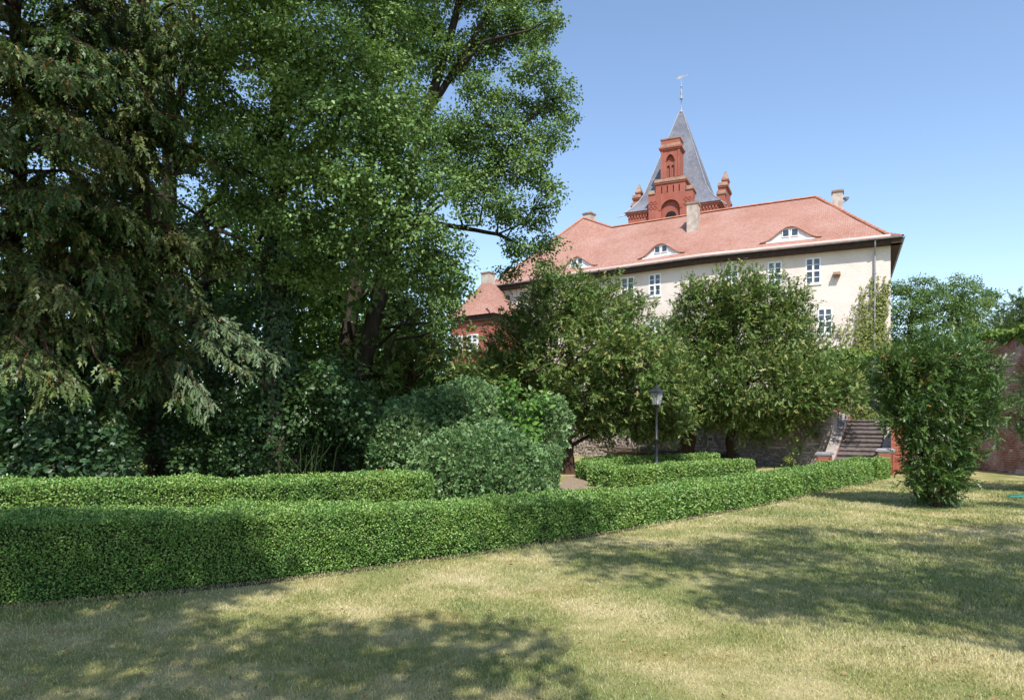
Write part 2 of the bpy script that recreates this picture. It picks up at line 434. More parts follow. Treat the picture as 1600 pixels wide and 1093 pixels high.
def blob_anchors(blobs, per_m2, inner=0.55, reject=0.62, amp=0.12, freq=1.3):
    """points near the surface of a union of ellipsoids, with the outward direction. blob = (centre, radii)"""
    P, O, I = [], [], []
    for i, (c, r) in enumerate(blobs):
        r = np.asarray(r, float); c = np.asarray(c, float)
        area = 4 * math.pi * (((r[0] * r[1]) ** 1.6 + (r[0] * r[2]) ** 1.6 + (r[1] * r[2]) ** 1.6) / 3) ** (1 / 1.6)
        n = max(4, int(area * per_m2))
        d = rdirs(n)
        f = inner + (1.03 - inner) * rng.random(n) ** 0.6
        p = c + d * r * f[:, None]
        p = p + amp * r.mean() * wob(p, freq / max(0.3, r.mean()))[:, None] * d
        keep = np.ones(n, bool)
        for j, (c2, r2) in enumerate(blobs):
            if j != i:
                q = np.linalg.norm((p - c2) / np.asarray(r2), axis=1)
                keep &= ~(q < reject)
        P.append(p[keep]); O.append(unit(d / r)[keep]); I.append(np.full(keep.sum(), i))
    return np.concatenate(P), np.concatenate(O), np.concatenate(I)

def broad_clumps(A, O, rc, per, L, up=0.55, flat=0.55, jit=0.75):
    """leaf clumps round the anchors A"""
    n = len(A) * per
    d = rdirs(n) * (rng.random(n) ** 0.45)[:, None]
    sz = np.repeat(rng.uniform(0.65, 1.25, len(A)), per)[:, None] * rc
    C = np.repeat(A, per, 0); Od = np.repeat(O, per, 0)
    p = C + d * sz * np.array([1, 1, flat])
    nrm = unit(Od * 0.45 + np.array([0, 0, up]) + rng.normal(size=(n, 3)) * jit * 0.6)
    D = unit(np.cross(nrm, rdirs(n)) + np.array([0, 0, -0.25]) + 0.35 * d)
    l = L * rng.uniform(0.65, 1.2, n)
    return leaf_cards(p, D, nrm, l, l * 0.72)

def yew_clumps(A, O, per, L, spread=0.22, upb=0.25, droop=0.25, k=4, wd=0.42):
    n = len(A) * per
    C = np.repeat(A, per, 0); Od = np.repeat(O, per, 0)
    main = unit(Od + np.array([0, 0, upb]) + np.repeat(rng.normal(size=(len(A), 3)) * 0.35, per, 0))
    t = rng.random(n)[:, None]
    p = C + main * (t - 0.5) * spread * 2.6 + rng.normal(size=(n, 3)) * spread * 0.26 * (1.25 - t)
    D = unit(main * 0.8 + rng.normal(size=(n, 3)) * 0.55)
    nr = unit(np.array([0, 0, 1.0]) + rng.normal(size=(n, 3)) * 0.5 + Od * 0.4)
    l = L * rng.uniform(0.6, 1.25, n)
    return sprays(p, D, nr, l, l * wd, k, droop)

def limb_pts(a, b, sag=0.1, n=5, wobble=0.06):
    a = np.asarray(a, float); b = np.asarray(b, float)
    t = np.linspace(0, 1, n)[:, None]
    P = a + (b - a) * t
    ln = np.linalg.norm(b - a)
    P[:, 2] += sag * ln * np.sin(t[:, 0] * np.pi)
    P[1:-1] += rng.normal(size=(n - 2, 3)) * wobble * ln
    return P

def woody(trunks, blobs, anchors=None, owner=None, twig_every=6, limb_r=0.05, up_bias=0.5, twig_r=0.012):
    """trunk polylines [(pts, radii)], a limb to each blob, twigs to some anchors"""
    parts = []
    allp, allr = [], []
    for pts, rad in trunks:
        P = np.array(pts, float); t = np.linspace(0, 1, len(P)); tt = np.linspace(0, 1, 4 * len(P))
        Q = np.stack([np.interp(tt, t, P[:, i]) for i in range(3)], 1); rr = np.interp(tt, t, np.array(rad, float))
        Q[1:-1] += rng.normal(size=(len(Q) - 2, 3)) * 0.12 * rr[1:-1, None]
        rr[0] *= 1.35
        parts.append(tube(Q, rr, 10)); allp.append(Q); allr.append(rr)
    TP = np.concatenate(allp); TR = np.concatenate(allr)
    for i, (c, r) in enumerate(blobs):
        c = np.asarray(c, float)
        hd = np.linalg.norm((TP - c)[:, :2], axis=1)
        want = np.abs(TP[:, 2] - (c[2] - up_bias * hd)) + 0.25 * hd
        k = int(np.argmin(want))
        rad0 = min(TR[k] * 0.6, limb_r * (0.6 + 0.25 * np.linalg.norm(TP[k] - c)))
        pts = limb_pts(TP[k], c, 0.08)
        parts.append(tube(pts, np.linspace(rad0, rad0 * 0.3, len(pts)), 6))
        if anchors is not None:
            mine = anchors[owner == i][::twig_every]
            for q in mine:
                s = pts[int(rng.integers(2, len(pts)))]
                tp = limb_pts(s, q, 0.05, 4, 0.05)
                parts.append(tube(tp, np.linspace(twig_r * 1.6, twig_r * 0.5, 4), 4))
    return merge(parts)

def pxblobs(lst, dflt, dscale=1.0, jitter=0.0):
    """(px, py, rx, ry[, Y]) measured on the photograph, at distance Y -> ellipsoids in metres"""
    out = []
    for b in lst:
        px, py, rx, ry = b[:4]; Y = b[4] if len(b) > 4 else dflt + rng.uniform(-1, 1) * jitter
        c = at(px, py, Y); s = Y / FPX
        out.append((c, np.array([rx * s, (rx + ry) * 0.5 * s * dscale, ry * s])))
    return out

def tree(name, label, cat, group, trunks, blobs, bark, leafm, kind='broad', per_m2=6, rc=0.35, per=30, L=0.08, twig_every=6, inner=0.5, limb_r=0.05, extra=None, amp=0.12, freq=1.3, up_bias=0.5, **kw):
    base = np.array(trunks[0][0][0], float)
    A, O, I = blob_anchors(blobs, per_m2, inner, 0.62, amp, freq)
    root = empty(name, tuple(base))
    tag(root, label, cat, group)
    V, Fq = woody(trunks, blobs, A, I, twig_every, limb_r, up_bias)
    fast_obj('trunk', V, Fq, bark, root, True, base)
    if kind == 'broad':
        V, Fq = broad_clumps(A, O, rc, per, L, **kw)
    else:
        V, Fq = yew_clumps(A, O, per, L, spread=rc, **kw)
    fast_obj('crown', V, Fq, leafm, root, False, base)
    if extra: extra(root, base, A, O)
    return root

# ------------------------------------------------------------------ ground, path, terrace
def sheet(name, pts, z, mat, kind='structure'):
    m = MB(); m.poly([(x, y, z) for x, y in pts])
    return tag(m.build(name, mat), kind=kind)

def arrd(n): return rng.random(n)

# front edge of the long hedge, on the ground
HEDGE = np.array([(-9.5, 4.95), (-7.5, 5.35), (-4.78, 6.40), (-3.6, 6.98), (-2.17, 7.74), (-0.42, 9.02), (2.1, 11.2), (5.4, 14.35), (8.2, 17.3), (10.3, 19.45)])
HT = 0.92     # hedge thickness

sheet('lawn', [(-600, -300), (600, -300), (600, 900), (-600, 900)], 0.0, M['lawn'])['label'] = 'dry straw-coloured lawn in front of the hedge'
# grit path between the long hedge and the beds
pl = [(x - 0.6, y + 0.75) for x, y in HEDGE]
pr = [(-12, 9.4), (-7.5, 9.6), (-4.5, 10.2), (-2.0, 12.0), (0.2, 14.6), (1.2, 17.5), (1.6, 20.5), (3.0, 24.2), (9.5, 22.6), (10.9, 21.7)]
sheet('garden_path', pl + pr[::-1], 0.008, M['path'])
sheet('hedge_soil', [(x + 0.10, y - 0.16 - 0.05 * math.sin(3 * x)) for x, y in HEDGE] + [(x - 0.3, y + 0.4) for x, y in HEDGE][::-1], 0.004, M['litter'])
sheet('forest_floor', [(-60, 10.9), (-1.2, 12.9), (0.3, 16.5), (-0.4, 30), (-4, 41), (-60, 60)], 0.012, M['litter'])

# ------------------------------------------------------------------ stairs, retaining wall, garden wall
UPD = np.array([0.55, 0.835, 0]); UPD /= np.linalg.norm(UPD)
RTD = np.array([UPD[1], -UPD[0], 0])
SB = np.array([10.72, 22.85, 0.0])       # foot of the stairs, left inner corner
SW, NSTEP, TOPZ = 1.42, 12, 1.74
RUN = 4.0
stairs = empty('stone_stairs', tuple(SB))
tag(stairs, 'worn grey stone stairs with brick cheek walls climbing to the terrace', 'stairs')
for i in range(NSTEP):
    m = MB(SB, RTD, UPD)
    y0 = i * RUN / NSTEP; z1 = (i + 1) * TOPZ / NSTEP
    j = rng.uniform(-0.008, 0.008, 3)
    m.box(0.003, SW - 0.003, y0 + j[0], RUN + 0.02, z1 - TOPZ / NSTEP - 0.02, z1 - 0.045)
    m.build('riser', M['step'], stairs, off=SB)
    m = MB(SB, RTD, UPD)
    m.box(0.003, SW - 0.003, y0 - 0.035 + j[1], y0 + RUN / NSTEP + 0.03, z1 - 0.045, z1 + j[2] * 0.5)
    m.build('step', M['coping'] if i % 1 else M['step'], stairs, off=SB)
for sx in (-1, 1):
    x0, x1 = ((-0.28, 0.0) if sx < 0 else (SW, SW + 0.28))
    m = MB(SB, RTD, UPD)
    prof = [(-0.05, 0.0), (RUN + 0.3, 0.0), (RUN + 0.3, TOPZ + 0.22), (RUN - 0.1, TOPZ + 0.18), (0.05, 0.28), (-0.05, 0.28)]
    n_ = len(prof)
    m.add([(x0, y, z) for y, z in prof] + [(x1, y, z) for y, z in prof], [tuple(range(n_ - 1, -1, -1)), tuple(range(n_, 2 * n_))] + [(i, (i + 1) % n_, n_ + (i + 1) % n_, n_ + i) for i in range(n_)])
    ck = m.build('cheek_wall', M['mortar'], stairs, off=SB)
    m = MB(SB, RTD, UPD)       # bricks of the outer and inner cheek and its end
    def cheek_top(y): return 0.28 + (TOPZ - 0.1) * max(0, min(1, (y - 0.05) / (RUN - 0.15)))
    for row in range(26):
        z0 = 0.008 + row * 0.075
        off_ = 0.13 if row % 2 else 0.0
        for kx in range(-1, 18):
            ya = -0.05 + kx * 0.26 + off_; yb = ya + 0.248
            if yb < 0 or ya > RUN + 0.25: continue
            ya = max(ya, -0.05)
            if z0 + 0.064 > cheek_top(ya): continue
            for xa, xb in ((x0 - 0.012, x0 + 0.02), (x1 - 0.02, x1 + 0.012)):
                m.box(xa, xb, ya, yb, z0, z0 + 0.064)
        if z0 + 0.064 < 0.28:
            for q in range(2):
                m.box(x0 + 0.005 + q * 0.14, x0 + 0.13 + q * 0.14, -0.068, -0.03, z0, z0 + 0.064)
    o = m.build('brickwork', M['stairbrick'], ck); o['kind'] = 'stuff'; o.location = tuple(-SB)
    m = MB(SB, RTD, UPD)
    for q in range(5):
        ya = 0.02 + q * (RUN - 0.1) / 5; yb = ya + (RUN - 0.1) / 5 - 0.012
        za, zb = cheek_top(ya), cheek_top(yb)
        m.add([(x0 - 0.04, ya, za), (x1 + 0.04, ya, za), (x1 + 0.04, yb, zb), (x0 - 0.04, yb, zb), (x0 - 0.04, ya, za + 0.08), (x1 + 0.04, ya, za + 0.08), (x1 + 0.04, yb, zb + 0.08), (x0 - 0.04, yb, zb + 0.08)],
              [(3, 2, 1, 0), (4, 5, 6, 7), (0, 1, 5, 4), (1, 2, 6, 5), (2, 3, 7, 6), (3, 0, 4, 7)])
    m.build('coping', M['coping'], ck).location = tuple(-SB)

m = MB(SB, RTD, UPD); bx0, bx1 = SW + 0.285, SW + 0.80
m.box(bx0, bx1, 0.22, 1.9, 0.0, 1.66); bt = m.build('buttress', M['mortar'], stairs, off=SB)
m = MB(SB, RTD, UPD)
for row in range(22):
    z0 = 0.008 + row * 0.075; cuts = [bx0, bx0 + 0.25, bx1 + 0.012] if row % 2 else [bx0, bx0 + 0.125, bx0 + 0.385, bx1 + 0.012]
    for a_, b_ in zip(cuts, cuts[1:]): m.box(a_ + 0.004, b_ - 0.006, 0.205 - rng.uniform(0, 0.006), 0.26, z0, z0 + 0.064)
    for k in range(6): m.box(bx1 - 0.03, bx1 + 0.012, 0.27 + k * 0.26 + 0.13 * (row % 2), 0.515 + k * 0.26 + 0.13 * (row % 2), z0, z0 + 0.064)
o = m.build('brickwork', M['stairbrick'], bt); o['kind'] = 'stuff'; o.location = tuple(-SB)
m = MB(SB, RTD, UPD); m.box(bx0 + 0.005, bx1 + 0.05, 0.16, 1.9, 1.665, 1.74); m.build('coping', M['coping'], bt).location = tuple(-SB)

def pier(name, label, P, w, h):
    root = empty(name, tuple(P)); tag(root, label, 'pillar')
    m = MB((0, 0, 0), RTD, UPD); m.box(-w / 2, w / 2, -w / 2, w / 2, 0, h); m.build('shaft', M['mortar'], root)
    m = MB((0, 0, 0), RTD, UPD)
    for row in range(int(h / 0.075)):
        z0 = 0.008 + row * 0.075
        a = w / 2 + 0.012
        for q in range(2):
            x0 = -a + q * a + (0.0); x1 = x0 + a - 0.01
            if row % 2: x0, x1 = (-a, -a + a * 0.62) if q == 0 else (-a + a * 0.66, a)
            m.box(x0, x1, -a, -a + 0.05, z0, z0 + 0.064); m.box(-a, -a + 0.05, x0, x1, z0, z0 + 0.064); m.box(a - 0.05, a, x0, x1, z0, z0 + 0.064)
    tag(m.build('brickwork', M['stairbrick'], root), kind='stuff')
    m = MB((0, 0, 0), RTD, UPD); b = w / 2 + 0.05
    m.box(-b, b, -b, b, h, h + 0.06); m.box(-b + 0.03, b - 0.03, -b + 0.03, b - 0.03, h + 0.06, h + 0.09, 0.02)
    m.build('cap', M['zinc'], root)
pier('brick_pillar', 'short red brick pillar with grey cap at the foot of the stairs', SB - RTD * 0.20 - UPD * 0.28, 0.40, 0.58)
pier('brick_pillar', 'brick pillar with flat grey cap behind the end of the long hedge', SB + RTD * (SW + 0.18) - UPD * 0.30, 0.42, 0.74)

def rubble_wall(name, label, A, B, h, zb=0.0, keep=None, thick=0.5, back=None):
    A = np.array([*A, zb], float); B = np.array([*B, zb], float)
    ln = np.linalg.norm(B - A); e = (B - A) / ln; nrm = np.array([e[1], -e[0], 0])
    if nrm[1] > 0: nrm = -nrm
    root = empty(name, tuple(A)); tag(root, label, 'wall')
    m = MB((0, 0, 0), e, -nrm); m.box(0, ln, 0, thick, -0.1, h - 0.02); m.build('mortar_core', M['mortar'], root)
    z = -0.03; stones = []
    while z < h:
        rh = rng.uniform(0.10, 0.20); x = rng.uniform(-0.2, 0)
        while x < ln:
            w = rng.uniform(0.10, 0.36)
            hh = rh * rng.uniform(0.75, 1.35)
            stones.append((max(x, 0), min(x + w - 0.02, ln), z + rng.uniform(-0.05, 0.03), z + hh - 0.015)); x += w
        z += rh
    rest = MB((0, 0, 0), e, -nrm); n_ind = 0
    order = sorted(range(len(stones)), key=lambda i: keep(stones[i], A, e) if keep else i)
    for rank, i in enumerate(order):
        x0, x1, z0, z1 = stones[i]
        if x1 - x0 < 0.04: continue
        p = rng.uniform(0.01, 0.07); j = rng.uniform(-0.04, 0.04, (8, 2)) * min(1, (x1 - x0) / 0.2); t = 0.20 * min(x1 - x0, z1 - z0)
        outer = [(x0, z0), (x1, z0), (x1, z1), (x0, z1)]
        V = [(x + j[k][0], 0.02, zz + j[k][1]) for k, (x, zz) in enumerate(outer)]
        V += [(x + j[k][0] + (t if k in (0, 3) else -t), -p, zz + j[k][1] + (t if k < 2 else -t)) for k, (x, zz) in enumerate(outer)]
        Fc = [(4, 5, 6, 7), (0, 1, 5, 4), (1, 2, 6, 5), (2, 3, 7, 6), (3, 0, 4, 7)]
        if keep and rank < 298:
            m = MB((0, 0, 0), e, -nrm); m.add(V, Fc); m.build('stone', M['stone'], root)
        else:
            rest.add(V, Fc)
    tag(rest.build('stonework', M['stone'], root), kind='stuff')
    return root, A, e, nrm, ln
WL = SB - RTD * 0.28 + UPD * 1.9
rubble_wall('retaining_wall', 'rubble stone retaining wall behind the yews, left of the stairs', (WL[0], WL[1]), (-7.0, 43.2), 2.05,
            keep=lambda s, A, e: abs(((A + e * (s[0] + s[1]) / 2)[0] / (A + e * (s[0] + s[1]) / 2)[1]) - (0.375 if s[0] < 6 else 0.13)) + 0.02 * s[2])
WR = SB + RTD * (SW + 0.82) + UPD * 1.6
rubble_wall('retaining_wall', 'low rubble stone wall between the stairs and the brick garden wall', (WR[0], WR[1]), (16.29, 24.6), 1.95)

m = MB()
m.poly([(WL[0] - 0.1, WL[1] + 0.5, 1.70), (SB + UPD * RUN)[:2].tolist() + [1.70], (SB + UPD * RUN + RTD * SW)[:2].tolist() + [1.70], (WR[0], WR[1] + 0.5, 1.70), (16.4, 25.0, 1.70), (90, 25.0, 1.70), (90, 160, 1.70), (-60, 160, 1.70), (-60, 95, 1.70), (-7, 43.5, 1.70)])
tag(m.build('terrace', M['terrace']), kind='structure')

# brick garden wall along the right side, seen at a slant
GX, GY0, GY1, GH = 16.3, 17.0, 36.0, 4.42
gw = empty('garden_wall', (GX, GY0, 0)); tag(gw, 'tall weathered red brick garden wall on the far right side of the lawn', 'wall')
m = MB(); m.box(0.02, 0.5, 0, GY1 - GY0, -0.1, GH); m.build('mortar_core', M['mortar'], gw)
m = MB(); m.box(-0.06, 0.58, -0.05, GY1 - GY0, GH, GH + 0.10); m.build('coping', M['wallbrick'], gw)
bricks = []
nrow = int(GH / 0.0775)
for row in range(nrow):
    z0 = 0.004 + row * 0.0775; y = GY0 - (0.13 if row % 2 else 0.0) + rng.uniform(-0.02, 0.02)
    hdr = (row % 3 == 0)
    while y < 30.0:
        L_ = (0.122 if (hdr and rng.random() < 0.75) else 0.248) * rng.uniform(0.95, 1.04)
        if y > GY0 and rng.random() > 0.012 and not (z0 < 0.12 and 21.2 < y < 22.0):
            bricks.append((y, y + L_ - 0.012, z0, z0 + 0.065))
        y += L_ + 0.004
def bshape():
    b_ = 0.006
    V = [(0.03, 0, 0), (0.03, 1, 0), (0.03, 1, 1), (0.03, 0, 1), (0, 0.03, 0.1), (0, 0.97, 0.1), (0, 0.97, 0.9), (0, 0.03, 0.9)]
    Fc = [(7, 6, 5, 4), (4, 5, 1, 0), (5, 6, 2, 1), (6, 7, 3, 2), (7, 4, 0, 3)]
    return V, Fc
BV, BF = bshape()
def bkey(b):
    y, z = (b[0] + b[1]) / 2, b[2]
    px = 800 + GX / y * FPX
    vis = 0 if (px < 1606 and ((z < 1.25 and px > 1500) or (z > 2.3 and px > 1555))) else 100
    return vis + y
bricks.sort(key=bkey)
bmeshes = []
for q in range(6):
    me = bpy.data.meshes.new('brick'); jj = rng.uniform(-0.006, 0.006)
    me.from_pydata([(v[0] + jj, v[1], v[2]) for v in BV], [], BF); me.materials.append(M['wallbrick']); bmeshes.append(me)
rest = MB()
for i, (ya, yb, za, zb) in enumerate(bricks):
    if i < 298:
        o = bpy.data.objects.new('brick', bmeshes[i % 6]); link(o, gw)
        o.location = (rng.uniform(-0.006, 0.006), ya - GY0, za); o.scale = (1, yb - ya, zb - za)
    else:
        jx = rng.uniform(-0.012, 0.008)
        rest.add([(v[0] + jx, ya - GY0 + v[1] * (yb - ya), za + v[2] * (zb - za)) for v in BV], BF)
tag(rest.build('brickwork', M['wallbrick'], gw), kind='stuff')

# ------------------------------------------------------------------ the big house
Z0, ZE = 1.6, 13.3
P0 = np.array([24.4, 44.0, 0]); E1 = np.array([-0.899, 0.438, 0]); N1 = np.array([-0.438, -0.899, 0]); LEN1 = 11.8
P1 = P0 + E1 * LEN1; E2 = np.array([-0.817, 0.576, 0]); E2 /= np.linalg.norm(E2); N2 = np.array([-E2[1], E2[0], 0]); N2 = -N2 if N2[1] > 0 else N2; LEN2 = 19.0
P2 = P1 + E2 * LEN2
house = empty('castle_house', tuple(P1 + np.array([0, 0, Z0])))
HO = np.array(house.location)
tag(house, 'long cream plastered house with red tiled hipped roof and eyebrow dormers', 'house')

def facade_u(px, P, E):
    k = (px - 800) / FPX
    return (k * P[1] - P[0]) / (E[0] - k * E[1])
def facade_z(py, P, E, u):
    return EYE + (HOR - py) / FPX * (P + E * u)[1]

def wall_panel(name, P, E, Nn, ln, z0, z1, opens, mat, parent, depth=0.22):
    """wall face with real window openings and reveals"""
    us = sorted({0.0, ln, *[v for o in opens for v in o[:2]]}); zs = sorted({z0, z1, *[v for o in opens for v in o[2:]]})
    m = MB((P[0], P[1], 0), E, -Nn)
    for a, b in zip(us, us[1:]):
        for c, d in zip(zs, zs[1:]):
            if any(o[0] <= a and b <= o[1] and o[2] <= c and d <= o[3] for o in opens): continue
            m.quad((b, 0, c), (a, 0, c), (a, 0, d), (b, 0, d))
    for a, b, c, d in opens:
        m.quad((a, 0, c), (a, depth, c), (a, depth, d), (a, 0, d)); m.quad((b, 0, c), (b, 0, d), (b, depth, d), (b, depth, c))
        m.quad((a, 0, d), (a, depth, d), (b, depth, d), (b, 0, d)); m.quad((a, 0, c), (b, 0, c), (b, depth, c), (a, depth, c))
    return m.build(name, mat, parent, off=HO)

def casement(P, E, Nn, o, parent, y=0.05):
    """four-light window: frame with crossed mullion and eight panes"""
    a, b, c, d = o; w, h = b - a, d - c
    fr = MB((P[0], P[1], 0), E, -Nn); t = 0.075
    a2, b2, c2, d2 = a - 0.02, b + 0.02, c - 0.02, d + 0.02
    ya, yb = y - 0.07, y + 0.07
    fr.box(a2, a + t, ya, yb, c2, d2); fr.box(b - t, b2, ya, yb, c2, d2)
    fr.box(a + t, b - t, ya, yb, d - t, d2); fr.box(a + t, b - t, ya, yb, c2, c + t)
    um = (a + b) / 2; zm = c + h * 0.50
    fr.box(um - 0.06, um + 0.06, ya - 0.012, yb, c + t, d - t)
    fr.box(a + t, um - 0.06, ya - 0.008, yb, zm - 0.055, zm + 0.055); fr.box(um + 0.06, b - t, ya - 0.008, yb, zm - 0.055, zm + 0.055)
    for (xa, xb) in ((a + t, um - 0.06), (um + 0.06, b - t)):
        for (za, zb) in ((c + t, zm - 0.055), (zm + 0.055, d - t)):
            zz = (za + zb) / 2
            fr.box(xa, xb, y - 0.01, y + 0.03, zz - 0.022, zz + 0.022)
    win = fr.build('window', M['white'], parent, off=HO)
    for (xa, xb) in ((a + t, um - 0.06), (um + 0.06, b - t)):
        for (za, zb) in ((c + t, zm - 0.055), (zm + 0.055, d - t)):
            zz = (za + zb) / 2
            for (q0, q1) in ((za, zz - 0.022), (zz + 0.022, zb)):
                g = MB((P[0], P[1], 0), E, -Nn)
                tl = rng.uniform(-0.004, 0.004, 4)
                g.add([(xa, y + 0.02 + tl[0], q0), (xb, y + 0.02 + tl[1], q0), (xb, y + 0.02 + tl[2], q1), (xa, y + 0.02 + tl[3], q1)], [(0, 1, 2, 3)])
                g.build('pane', M['glass'], win, off=HO)
    s = MB((P[0], P[1], 0), E, -Nn); s.box(a - 0.06, b + 0.06, -0.07, 0.0, c - 0.10, c - 0.022); s.build('sill', M['white'], win, off=HO)

def win_at(px0, px1, py0, py1, P, E):
    ua, ub = sorted((facade_u(px0, P, E), facade_u(px1, P, E))); um = (ua + ub) / 2
    return (ua, ub, facade_z(py1, P, E, um), facade_z(py0, P, E, um))
opens1 = [win_at(1133.5, 1153.5, 414, 451, P0, E1), win_at(1200, 1221.5, 409, 447, P0, E1), win_at(1259, 1282.5, 403, 443, P0, E1), win_at(1278, 1300.5, 481.5, 521, P0, E1)]
opens2 = [win_at(971, 991, 433, 470, P1, E2), win_at(1014, 1032.5, 428, 462, P1, E2)]
lo = opens1[3]; hi = opens1[0]
for o in opens1[:2]:
    opens1.append((o[0], o[1], lo[2], lo[3]))
opens1 += [(lo[0], lo[1], 2.9, 4.5)]
for o in opens2[:2]:
    opens2.append((o[0], o[1], lo[2], lo[3]))
wall_panel('wall', P0, E1, N1, LEN1, Z0, ZE + 0.4, opens1, M['plaster'], house)
wall_panel('wall', P1, E2, N2, LEN2, Z0, ZE + 0.4, opens2, M['plaster'], house)
for o in opens1: casement(P0, E1, N1, o, house)
for o in opens2: casement(P1, E2, N2, o, house)
DEP = 13.0
NK = (N1 + N2); NK /= np.linalg.norm(NK)
B0 = P0 - N1 * DEP; BK = P1 - NK * DEP; B2 = P2 - N2 * DEP
m = MB()
for a, b in ((B0, P0), (P2, B2), (B2, BK), (BK, B0)):
    m.quad((a[0], a[1], Z0), (b[0], b[1], Z0), (b[0], b[1], ZE + 0.4), (a[0], a[1], ZE + 0.4))
m.build('wall', M['plaster'], house, off=HO)

# roof: eave and ridge lines
OV = 0.62
C0 = P0 - E1 * OV + N1 * OV; CK = P1 + NK * OV; C2 = P2 + E2 * OV + N2 * OV
D0 = B0 - E1 * OV - N1 * OV; DK = BK - NK * OV; D2 = B2 + E2 * OV - N2 * OV
ZR = ZE + 0.02
RA = P0 + E1 * 4.6 - N1 * 6.5; RA[2] = 18.62
RK = P1 - NK * 6.5; RK[2] = 18.55
RV = P1 + E2 * 10.6 - N2 * 6.5; RV[2] = 18.75
RL = P1 + E2 * 13.5 - N2 * 6.5; RL[2] = 20.1
for q in (C0, CK, C2, D0, DK, D2): q[2] = ZR
def along(pts, tt):
    pts = np.array(pts); d = np.r_[0, np.cumsum(np.linalg.norm(np.diff(pts, axis=0), axis=1))]
    return np.stack([np.interp(tt * 1.0, d / d[-1], pts[:, i]) for i in range(3)], 1)
def polyat(pts, ks, tt):
    pts = np.array(pts)
    return np.stack([np.interp(tt, ks, pts[:, i]) for i in range(3)], 1)
CV = CK + (C2 - CK) * (10.6 / 19.6); CL = CK + (C2 - CK) * (15.5 / 19.6)
DV = DK + (D2 - DK) * (10.6 / 19.6); DL = DK + (D2 - DK) * (15.5 / 19.6)
def slope(name, low, high, ks, nu, nv, parent, mat):
    tt = np.linspace(0, 1, nu); tt = np.unique(np.r_[tt, ks]); nu = len(tt)
    A = polyat(low, ks, tt); Bq = polyat(high, ks, tt)
    v = np.linspace(0, 1, nv) ** 1.15
    P = A[:, None, :] * (1 - v)[None, :, None] + Bq[:, None, :] * v[None, :, None]
    sag = 0.42 * np.clip((0.30 - np.abs(v - 0.24)) / 0.30, 0, 1) * (v > 0) * (v < 1)
    kick = -0.34 * np.where(v < 0.16, v / 0.16, np.clip((1 - v) / 0.84, 0, 1))
    P[:, :, 2] += kick[None, :]
    P[:, :, 2] += 0.06 * wob(P.reshape(-1, 3), 0.9).reshape(P.shape[:2]) * np.sin(np.pi * v)[None, :]
    V = P.reshape(-1, 3)
    i, j = np.meshgrid(np.arange(nu - 1), np.arange(nv - 1), indexing='ij')
    Fq = np.stack([i * nv + j, (i + 1) * nv + j, (i + 1) * nv + j + 1, i * nv + j + 1], -1).reshape(-1, 4)
    du = np.r_[0, np.cumsum(np.linalg.norm(np.diff(A, axis=0), axis=1))]
    U = np.empty((nu, nv, 2)); mid = (A + Bq) / 2
    U[:, :, 0] = du[:, None]
    ln = np.linalg.norm(Bq - A, axis=1)
    U[:, :, 1] = ln[:, None] * v[None, :]
    o = fast_obj(name, V, Fq, mat, parent, True, HO)
    uvl = o.data.uv_layers.new(name='UVMap')
    uvl.data.foreach_set('uv', U.reshape(-1, 2)[Fq.ravel()].astype(np.float32).ravel())
    return o, P
KS = np.array([0, 0.36, 0.72, 0.86, 1.0])
roof, PF = slope('roof', [C0, CK, CV, CL, C2], [RA, RK, RV, RL, RL], KS, 120, 30, house, M['tile'])
slope('roof', [D2, DL, DV, DK, D0], [RL, RL, RV, RK, RA], 1 - KS[::-1], 60, 14, house, M['tile'])
slope('roof', [D0, C0], [RA, RA], np.array([0, 1.0]), 30, 20, house, M['tile'])
slope('roof', [C2, D2], [RL, RL], np.array([0, 1.0]), 30, 20, house, M['tile'])
# ridge and hip tiles
def ridge_row(a, b, step=0.33, r=0.115, wobz=0.0):
    n = max(2, int(np.linalg.norm(b - a) / step)); d = (b - a) / n; u = d / np.linalg.norm(d)
    s = np.cross(u, [0, 0, 1]); s /= np.linalg.norm(s); w = np.cross(s, u)
    mm = MB()
    for i in range(n):
        p = a + d * i - u * 0.02; q = a + d * (i + 1) + u * 0.02
        ring = []
        for base, rr in ((p, r * 1.12), (q, r * 0.95)):
            for k in range(6):
                th = math.pi * k / 5
                ring.append(tuple(base + s * rr * math.cos(th) + w * (rr * math.sin(th) - 0.03)))
        b_ = len(mm.V); mm.V += ring; mm.F += [(b_ + k, b_ + k + 1, b_ + 7 + k, b_ + 6 + k) for k in range(5)]
    return tag(mm.build('ridge_tiles', M['ridgetile'], roof, off=HO), kind='stuff')
def lift(p): return p + np.array([0, 0, 0.05])
def hipline(c, r):
    v = np.linspace(0, 1, 8); pts = c[None] * (1 - v)[:, None] + r[None] * v[:, None]
    pts[:, 2] += -0.34 * np.where(v < 0.16, v / 0.16, np.clip((1 - v) / 0.84, 0, 1)) + 0.04
    for a, b in zip(pts, pts[1:]): ridge_row(a, b)
for a, b in ((RA, RK), (RK, RV), (RV, RL)): ridge_row(lift(a), lift(b))
hipline(C0, RA); hipline(C2, RL); hipline(D0, RA)
